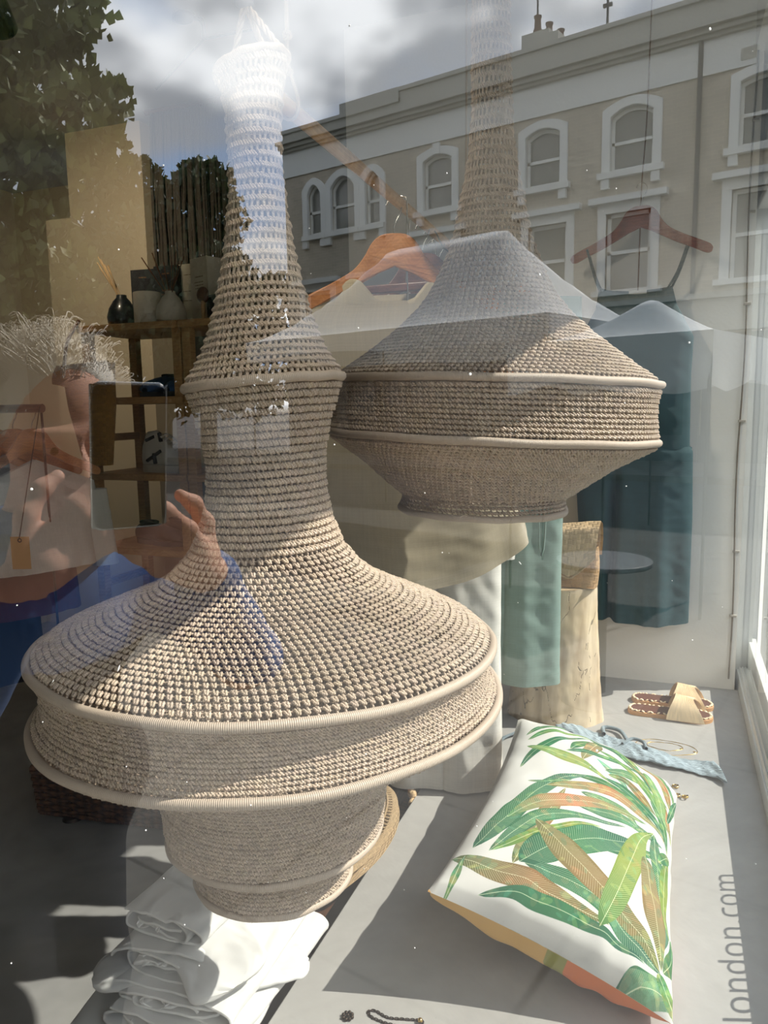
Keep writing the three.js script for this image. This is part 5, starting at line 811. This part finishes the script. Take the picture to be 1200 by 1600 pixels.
{ // clothes rail at the far left
  const z = -1.95, t = thing('garment_rack', 'brown wooden garment rack at the far left of the shop', 'clothes rail');
  part('rail', rod([-2.75, 1.41, z], [-1.90, 1.41, z], 0.014, 0.014, 14), M.woodHangerDark, t);
  part('post', [rod([-1.905, 0, z], [-1.905, 1.42, z], 0.004, 0.004, 8), rod([-2.74, 0, z], [-2.74, 1.42, z], 0.012, 0.012, 8)], M.darkMetal, t); for (const x of [-1.905, -2.74]) part('foot', new THREE.CylinderGeometry(0.03, 0.035, 0.01, 20).translate(x, 0.005, z), M.darkMetal, t);
  const items = [['white cotton blouse at the right end of the left garment rack', -1.95, C.white, 0.88, 'blouse'], ['pale grey shirt behind the white blouse on the garment rack', -2.12, rgb(200, 198, 190), 0.92, 'shirt'], ['dark red skirt hanging low among the garments of the left rack', -2.03, rgb(96, 24, 28), 0.72, 'skirt'], ['black trousers hanging at the far left of the garment rack', -2.21, rgb(26, 26, 30), 0.45, 'trousers']];
  for (const [label, x, c, y1, cat] of items) {
    const turn = 1.2, h = hanger('wooden hanger on the left garment rack, holding the ' + label.split(' ').slice(0, 3).join(' '), [x, 1.315, z], turn, false, null);
    const g = thing(cat === 'trousers' ? 'black_trousers' : cat, label, cat, [x, 0, z], turn), low = cat === 'skirt' || cat === 'trousers';
    part(low ? 'waistband' : 'yoke', cloth([[0, 1.215 + (low ? -0.05 : 0), 0, low ? 0.12 : 0.2, 0.012], [1, 1.15 - (low ? 0.03 : 0), 0, low ? 0.13 : 0.21, 0.024]], 8, 9, 0.006, x, { nu: 48, grow: () => 1, mod: (p) => { if (!low) p[1] += 0.03 - 0.42 * Math.abs(p[0]); return p; } }), linen(c), g);
    part(low ? 'panel' : 'body', cloth([[0, low ? 1.125 : 1.155, 0, low ? 0.13 : 0.21, 0.026], [0.5, (1.15 + y1) / 2, 0, 0.17, 0.05], [1, y1, 0.01, 0.17, 0.06]], 36, 10, 0.03, x * 3, { mod: (p, u, v) => { if (!low) p[1] -= (1 - v) ** 3 * (0.42 * Math.abs(p[0]) - 0.03); return p; } }), linen(c), g);
    if (!low) for (const s of [-1, 1]) part('sleeve', cloth([[0, 1.13, s * 0.19, 0.05, 0.03], [1, 0.86, s * 0.225, 0.045, 0.03]], 20, 9, 0.012, s * 4 + x, { nu: 32 }), linen(c), g);
  }
  const tg = thing('price_tag', 'tan card price tag on a long dark string by the garment rack', 'tag', [-1.80, 0.985, z + 0.23], 0.35);
  part('card', rbox(0.056, 0.098, 0.002, 0.0006), mat({ color: rgb(196, 150, 84), roughness: 0.8 }), tg); part('string', rod([0, 0.044, 0.002], [0.0, 0.43, -0.2], 0.0016), M.darkMetal, tg); part('eyelet', new THREE.TorusGeometry(0.005, 0.0018, 6, 16).translate(0, 0.038, 0.001), M.darkMetal, tg);
}
{ // dark wicker basket on the floor
  const t = thing('wicker_basket', 'dark brown wicker basket on the floor behind the bench', 'basket', [-1.75, 0.005, -2.12], 0.12), W = 0.30, D = 0.16, H = 0.17;
  const m = mat({ map: dataTex(128, (u, v) => { const c = 0.30 + rnd(-0.05, 0.05) + 0.06 * Math.sin(u * 60); return [c * 1.25, c * 0.82, c * 0.52]; }, true, [6, 1]), roughness: 0.7 });
  for (let k = 0; k < 13; k++) { const pts = []; for (let i = 0; i < 96; i++) { const s = i / 96 * 4, f = (s % 1) * 2 - 1, e = Math.floor(s), p = [[f * W, -D], [W, f * D], [-f * W, D], [-W, -f * D]][e], w = 0.007 * Math.sin(i * 1.31 * 1.2 + (k % 2) * Math.PI), fl = 1 + 0.05 * k / 13; pts.push([p[0] * fl + (e % 2 ? w : 0), 0.012 + k * 0.0135, p[1] * fl + (e % 2 ? 0 : w)]); } part(k === 12 ? 'rim' : 'woven_row', tube(pts, k === 12 ? 0.012 : 0.0072, 288, 6, true), m, t); }
  part('base', box(W * 2, 0.01, D * 2, 0, 0.006, 0), m, t);
}
{ // ceiling lamps
  const green = phys({ color: rgb(20, 40, 32), roughness: 0.25, clearcoat: 0.6 }), glow = mat({ color: rgb(255, 230, 190), emissive: new THREE.Color(1, 0.78, 0.5), emissiveIntensity: 4 });
  const spot = (label, p, aim, power, cone = 0.75, tint = [1, 0.82, 0.58]) => {
    const t = thing('ceiling_spot_lamp', label, 'lamp', p), d = V(...aim).sub(V(...p)).normalize(), q = new THREE.Quaternion().setFromUnitVectors(V(0, -1, 0), d);
    part('housing', lathe([[0, 0.09], [0.03, 0.088], [0.042, 0.07], [0.045, -0.055], [0.042, -0.06], [0.038, -0.05], [0.036, 0.0], [0, 0.0]], 32).applyQuaternion(q), green, t);
    part('lamp_face', new THREE.CylinderGeometry(0.034, 0.034, 0.006, 24).translate(0, -0.02, 0).applyQuaternion(q), glow, t);
    part('stem', rod([0, 0.06, 0], [0, 2.75 - p[1], 0], 0.008), M.darkMetal, t);
    const l = new THREE.SpotLight(new THREE.Color(...tint), power, 0, cone, 0.9); l.name = 'spot_lamp'; l.position.set(...p).addScaledVector(d, 0.06); l.target.position.set(...aim); l.castShadow = true; l.shadow.radius = 1.7; scene.add(l, l.target);
  };
  spot('dark green glossy ceiling spot lamp at the top left corner', [-1.935, 2.585, -1.925], [-2.62, 1.9, -3.2], 4.0);
  spot('dark green ceiling spot lamp turned on the wooden hangers of the rail', [-1.0, 2.60, -1.0], [-0.62, 1.86, -1.70], 3.6, 0.52, [1, 0.88, 0.72]);
  spot('dark green ceiling spot lamp turned on the neck of the front lampshade', [-0.12, 2.60, -0.62], [-0.50, 1.50, -0.90], 1.5, 0.26, [1, 0.88, 0.72]);
  const t = thing('wire_ceiling_lamp', 'small dark ceiling lamp hung on two thin wires', 'lamp'), dk = mat({ color: rgb(70, 72, 76), roughness: 0.5 });
  part('head', new THREE.SphereGeometry(0.03, 20, 12).scale(1.3, 0.6, 1).translate(-1.50, 2.635, -2.255), dk, t);
  part('stem', tube([[-1.475, 2.635, -2.265], [-1.455, 2.63, -2.29], [-1.465, 2.59, -2.315]], 0.007, 16, 6), dk, t);
  part('wire', [rod([-1.465, 2.59, -2.315], [-1.90, 2.62, -2.65], 0.004), rod([-1.465, 2.59, -2.315], [-1.42, 2.74, -2.62], 0.004)], dk, t);
}
// ---------- the photographer, in the recess, seen only in the glass
{
  const smin = (a, b, k) => { const h = clamp(0.5 + 0.5 * (b - a) / k, 0, 1); return lerp(b, a, h) - k * h * (1 - h); };
  const capD = (p, b) => { const [ax, ay, az, bx, by, bz, ra, rb] = b, ux = bx - ax, uy = by - ay, uz = bz - az, t = clamp(((p[0] - ax) * ux + (p[1] - ay) * uy + (p[2] - az) * uz) / (ux * ux + uy * uy + uz * uz + 1e-9), 0, 1); return Math.hypot(p[0] - ax - ux * t, p[1] - ay - uy * t, p[2] - az - uz * t) - lerp(ra, rb, t); };
  const bonesField = (bones, k, grow = 0) => (p) => { let d = 9; for (const b of bones) d = smin(d, capD(p, b), k); return d - grow; };
  function meshField(f, c, half, res) {
    const mc = new MarchingCubes(res, mat({}), false, false, 200000); mc.isolation = 0; mc.reset();
    const h = res / 2; for (let z = 0; z < res; z++) for (let y = 0; y < res; y++) for (let x = 0; x < res; x++) mc.field[x + y * res + z * res * res] = -f([c[0] + (x - h) / h * half, c[1] + (y - h) / h * half, c[2] + (z - h) / h * half]);
    mc.update(); const n = mc.count, g = new THREE.BufferGeometry(), a = new Float32Array(n * 3);
    for (let i = 0; i < n; i++) for (let k = 0; k < 3; k++) a[i * 3 + k] = c[k] + mc.positionArray[i * 3 + k] * half;
    g.setAttribute('position', new THREE.BufferAttribute(a, 3)); const m = mergeVertices(g, 1e-5); m.computeVertexNormals(); m.setAttribute('uv', new THREE.Float32BufferAttribute(new Float32Array(m.attributes.position.count * 2), 2)); return m;
  }
  const skin = phys({ color: rgb(226, 172, 148), roughness: 0.6 });
  const SL = [-0.07, 1.15, 0.42], SR = [0.285, 1.15, 0.40], EL = [-0.16, 0.97, 0.27], ER = [0.36, 0.98, 0.24], WL = [-0.085, 1.225, 0.10], WR = [0.135, 1.195, 0.075], HP = [0.11, 0.78, 0.52];
  const seg = (a, b, ra, rb = ra) => [...a, ...b, ra, rb];
  const torso = [seg([0.098, 1.23, 0.375], [0.105, 1.14, 0.43], 0.062, 0.09), seg([0.0, 1.10, 0.45], [0.21, 1.10, 0.44], 0.105), seg([0.105, 1.08, 0.45], HP, 0.135, 0.13), seg(SL, SR, 0.06), seg([0.02, 0.78, 0.52], [0.20, 0.78, 0.51], 0.115)];
  const arms = [seg(SL, EL, 0.058, 0.044), seg(EL, WL, 0.044, 0.027), seg(SR, ER, 0.058, 0.044), seg(ER, WR, 0.044, 0.027)];
  const legs = [seg([0.035, 0.76, 0.52], [0.045, 0.42, 0.49], 0.088, 0.060), seg([0.045, 0.42, 0.49], [0.045, 0.08, 0.54], 0.060, 0.045), seg([0.18, 0.76, 0.51], [0.17, 0.42, 0.48], 0.088, 0.060), seg([0.17, 0.42, 0.48], [0.165, 0.08, 0.52], 0.060, 0.045), seg([0.045, 0.05, 0.55], [0.03, 0.035, 0.38], 0.042, 0.034), seg([0.165, 0.05, 0.53], [0.185, 0.035, 0.36], 0.042, 0.034)];
  const hc = [0.075, 1.362, 0.278];
  // head frame: looking forward, down and slightly towards the phone
  const fz = V(-0.30, -0.24, -0.92).normalize(), fx = V(0, 0, 0).crossVectors(V(0, 1, 0), fz).normalize(), fy = V(0, 0, 0).crossVectors(fz, fx);
  const toHead = (p) => { const d = V(p[0] - hc[0], p[1] - hc[1], p[2] - hc[2]); return [d.dot(fx), d.dot(fy), d.dot(fz)]; };
  const fromHead = (x, y, z) => V(...hc).addScaledVector(fx, x).addScaledVector(fy, y).addScaledVector(fz, z);
  const ell = (p, c, r) => { const q = Math.hypot((p[0] - c[0]) / r[0], (p[1] - c[1]) / r[1], (p[2] - c[2]) / r[2]); return (q - 1) * Math.min(...r); };
  const headF = (P) => {
    const p = toHead(P); const m = [Math.abs(p[0]), p[1], p[2]];
    let d = ell(p, [0, 0.035, -0.012], [0.077, 0.098, 0.098]);
    d = smin(d, ell(p, [0, -0.045, 0.028], [0.058, 0.07, 0.062]), 0.03);
    d = smin(d, ell(p, [0, -0.092, 0.058], [0.03, 0.022, 0.026]), 0.02);
    d = smin(d, capD(p, [0, 0.022, 0.088, 0, -0.022, 0.116, 0.008, 0.013]), 0.012);
    d = smin(d, ell(m, [0.013, -0.026, 0.105], [0.009, 0.008, 0.011]), 0.008);
    d = smin(d, ell(m, [0.03, 0.032, 0.082], [0.03, 0.009, 0.012]), 0.012);
    d = smin(d, ell(m, [0.044, -0.012, 0.068], [0.024, 0.02, 0.02]), 0.02);
    d = -smin(-d, ell(m, [0.030, 0.013, 0.100], [0.018, 0.010, 0.014]), 0.012);
    d = smin(d, ell(m, [0.030, 0.012, 0.080], [0.0125, 0.0105, 0.0125]), 0.003);
    d = smin(d, ell(p, [0, -0.052, 0.095], [0.024, 0.006, 0.010]), 0.005); d = smin(d, ell(p, [0, -0.064, 0.092], [0.020, 0.006, 0.010]), 0.005);
    d = smin(d, ell(m, [0.078, 0.0, -0.012], [0.008, 0.032, 0.018]), 0.006);
    d = smin(d, capD(P, [0.088, 1.30, 0.325, 0.104, 1.20, 0.40, 0.052, 0.06]), 0.03);
    return d;
  };
  const handBones = (w, dir, nrm, side, curl) => {   // fingers run along dir and bend towards nrm; the thumb leaves on the given side
    const y = V(...dir).normalize(), z = V(...nrm).addScaledVector(V(...dir).normalize(), -V(...nrm).dot(V(...dir).normalize())).normalize(), x = V(0, 0, 0).crossVectors(y, z).multiplyScalar(side), o = V(...w), at = (a, b, c) => o.clone().addScaledVector(x, a).addScaledVector(y, b).addScaledVector(z, c).toArray(), B = [];
    B.push(seg(at(0, -0.02, 0), at(0, 0.02, 0), 0.026, 0.026)); for (const a of [-0.026, -0.009, 0.009, 0.026]) B.push(seg(at(a * 0.6, 0.015, 0), at(a, 0.082, 0), 0.016, 0.0115));
    const len = [0.040, 0.046, 0.043, 0.034];
    [-0.030, -0.010, 0.010, 0.029].forEach((a, i) => { let b = 0.085, c = 0, an = 0.15, p = at(a, b, c); for (let k = 0; k < 3; k++) { const l = len[i] * [1, 0.66, 0.52][k]; an += curl * [0.5, 1, 0.8][k] * (1 + 0.08 * i); b += l * Math.cos(an); c += l * Math.sin(an); const q = at(a * (1 + 0.05 * k), b, c); B.push(seg(p, q, [0.0095, 0.0088, 0.0082][k], [0.0088, 0.0082, 0.0072][k])); p = q; } });
    B.push(seg(at(-0.022, 0.012, 0.004), at(-0.048, 0.040, 0.016), 0.0145, 0.0115), seg(at(-0.048, 0.040, 0.016), at(-0.058, 0.070, 0.026), 0.0108, 0.0095), seg(at(-0.058, 0.070, 0.026), at(-0.056, 0.092, 0.034), 0.0092, 0.0076));
    return B;
  };
  const cr = [0.936, -0.017, -0.352], back = [0.35, 0.137, 0.927];
  const HL = handBones(WL, [0.62, 0.50, -0.30], back, 1, 0.30), HR = handBones(WR, [-0.72, 0.42, -0.30], back, -1, 0.42);
  const bodyF = bonesField([...torso, ...arms, ...legs], 0.035);
  const all = (p) => smin(bodyF(p), headF(p), 0.02);
  const t = thing('person', 'white-haired person in a blue shirt raising a phone, mirrored in the glass', 'person');
  const geos = [meshField((p) => p[1] > 1.27 ? 1 : bodyF(p), [0.10, 0.80, 0.36], 0.86, 110), meshField(headF, [hc[0], hc[1] - 0.02, hc[2] + 0.01], 0.205, 100), meshField(bonesField(HL, 0.010), [WL[0] + 0.05, WL[1] + 0.045, WL[2] - 0.02], 0.135, 76), meshField(bonesField(HR, 0.010), [WR[0] - 0.05, WR[1] + 0.04, WR[2] - 0.02], 0.135, 76)];
  part('body', mergeGeometries(geos.map(plain)), skin, t);
  const shirtM = linen(rgb(72, 112, 172)), trM = linen(rgb(38, 42, 52));
  part('shirt', meshField((p) => Math.max(bonesField([...torso, ...arms.map((b, i) => i % 2 ? [b[0], b[1], b[2], lerp(b[0], b[3], 0.86), lerp(b[1], b[4], 0.86), lerp(b[2], b[5], 0.86), b[6], lerp(b[6], b[7], 0.8)] : b)], 0.04, 0.014 + 0.006 * noise.noise(p[0] * 14, p[1] * 10, p[2] * 14))(p), p[1] - 1.262, 1.045 - p[1] - 0.5 * Math.max(0, 0.36 - p[2])), [0.10, 1.0, 0.36], 0.50, 96), shirtM, t);
  part('waistcoat', meshField((p) => Math.max(bonesField(torso, 0.04, 0.011)(p), p[1] - 1.06), [0.10, 0.9, 0.44], 0.32, 64), linen(rgb(34, 36, 42)), t);
  part('collar', sheet(48, 6, (u, v) => { const a = u * 6.283; return [0.10 + (0.064 + 0.028 * v) * Math.cos(a), 1.262 - 0.05 * v + (Math.sin(a) < -0.6 ? -0.03 * v : 0), 0.385 + (0.066 + 0.03 * v) * Math.sin(a)]; }, true), linen(rgb(34, 56, 104)), t);
  part('trousers', meshField((p) => Math.max(bonesField([torso[4], ...legs.slice(0, 4)], 0.04, 0.014)(p), p[1] - 0.86), [0.10, 0.46, 0.5], 0.50, 72), trM, t);
  for (const k of [4, 5]) part('shoe', meshField((p) => bonesField([legs[k]], 0.02, 0.010)(p), [legs[k][0], 0.06, 0.46], 0.16, 40), mat({ color: rgb(60, 50, 44) }), t);
  const eyeM = mat({ color: rgb(60, 50, 45), roughness: 0.15 }); for (const s of [-1, 1]) part('eye', new THREE.SphereGeometry(0.0058, 14, 10).translate(...fromHead(s * 0.030, 0.011, 0.0885).toArray()), eyeM, t);
  const hg = [], hairM = mat({ color: rgb(226, 220, 208), roughness: 0.55 });
  for (let i = 0; i < 2600; i++) {
    const th = Math.acos(rnd(-0.25, 1)), ph = rnd(0, 6.283), x = Math.sin(th) * Math.cos(ph), y = Math.cos(th), z = Math.sin(th) * Math.sin(ph);
    if (z > 0.42 && y < 0.62) continue;
    const b = [0.078 * x, 0.035 + 0.098 * y, -0.012 + 0.098 * z], L = rnd(0.022, 0.05) * (i % 23 === 0 ? 1.5 : 1), sw = rnd(-1.1, 1.1) + 1.2 * noise.noise(x * 2.5, y * 2.5, z * 2.5);
    const e = [b[0] + (x * 0.35 + sw * 0.6) * L, b[1] + (y * 0.35 + 0.1) * L - (y < 0.2 ? 0.7 * L : 0), b[2] + (z * 0.3 - 0.75) * L], mdl = [lerp(b[0], e[0], 0.5) + x * L * 0.35, lerp(b[1], e[1], 0.5) + y * L * 0.35, lerp(b[2], e[2], 0.45) + z * L * 0.2];
    hg.push(tube([fromHead(...b), fromHead(...mdl), fromHead(...e)], rnd(0.0003, 0.0008), 5, 3));
  }
  hg.push(meshField((P) => { const p = toHead(P); return Math.max(ell(p, [0, 0.045, -0.022], [0.083, 0.100, 0.100]), p[2] - 0.055 + 0.3 * Math.max(0, 0.08 - p[1]), -p[1] - 0.05); }, [hc[0], hc[1] + 0.02, hc[2]], 0.15, 50));
  part('hair', hg, hairM, t).userData.kind = 'stuff';
  // phone held upright just behind the camera's place
  const ph = thing('mobile_phone', 'dark mobile phone held up in both hands, mirrored edge-lit beside the face', 'phone');
  const upv = [-0.048, 0.990, -0.130], f = FWD, pc = EYE.clone().addScaledVector(V(...cr), -0.0135).addScaledVector(V(...upv), -0.052).addScaledVector(f, -0.0085);
  ph.position.copy(pc); ph.quaternion.copy(camera.quaternion);
  const ps = new THREE.Shape(), w2 = 0.0375, h2 = 0.0765, cr2 = 0.010; ps.moveTo(-w2 + cr2, -h2); ps.lineTo(w2 - cr2, -h2); ps.quadraticCurveTo(w2, -h2, w2, -h2 + cr2); ps.lineTo(w2, h2 - cr2); ps.quadraticCurveTo(w2, h2, w2 - cr2, h2); ps.lineTo(-w2 + cr2, h2); ps.quadraticCurveTo(-w2, h2, -w2, h2 - cr2); ps.lineTo(-w2, -h2 + cr2); ps.quadraticCurveTo(-w2, -h2, -w2 + cr2, -h2);
  part('case', extrude(ps, 0.0064, 0.0008, 2, 12).translate(0, 0, -0.0034), phys({ color: rgb(18, 18, 20), roughness: 0.2, clearcoat: 0.7 }), ph);
  part('frame', tube(ps.getPoints(12).map((p) => [p.x * 1.01, p.y * 1.005, 0]), 0.0032, 200, 8, true), M.steel, ph);
}
renderer.render(scene, camera);
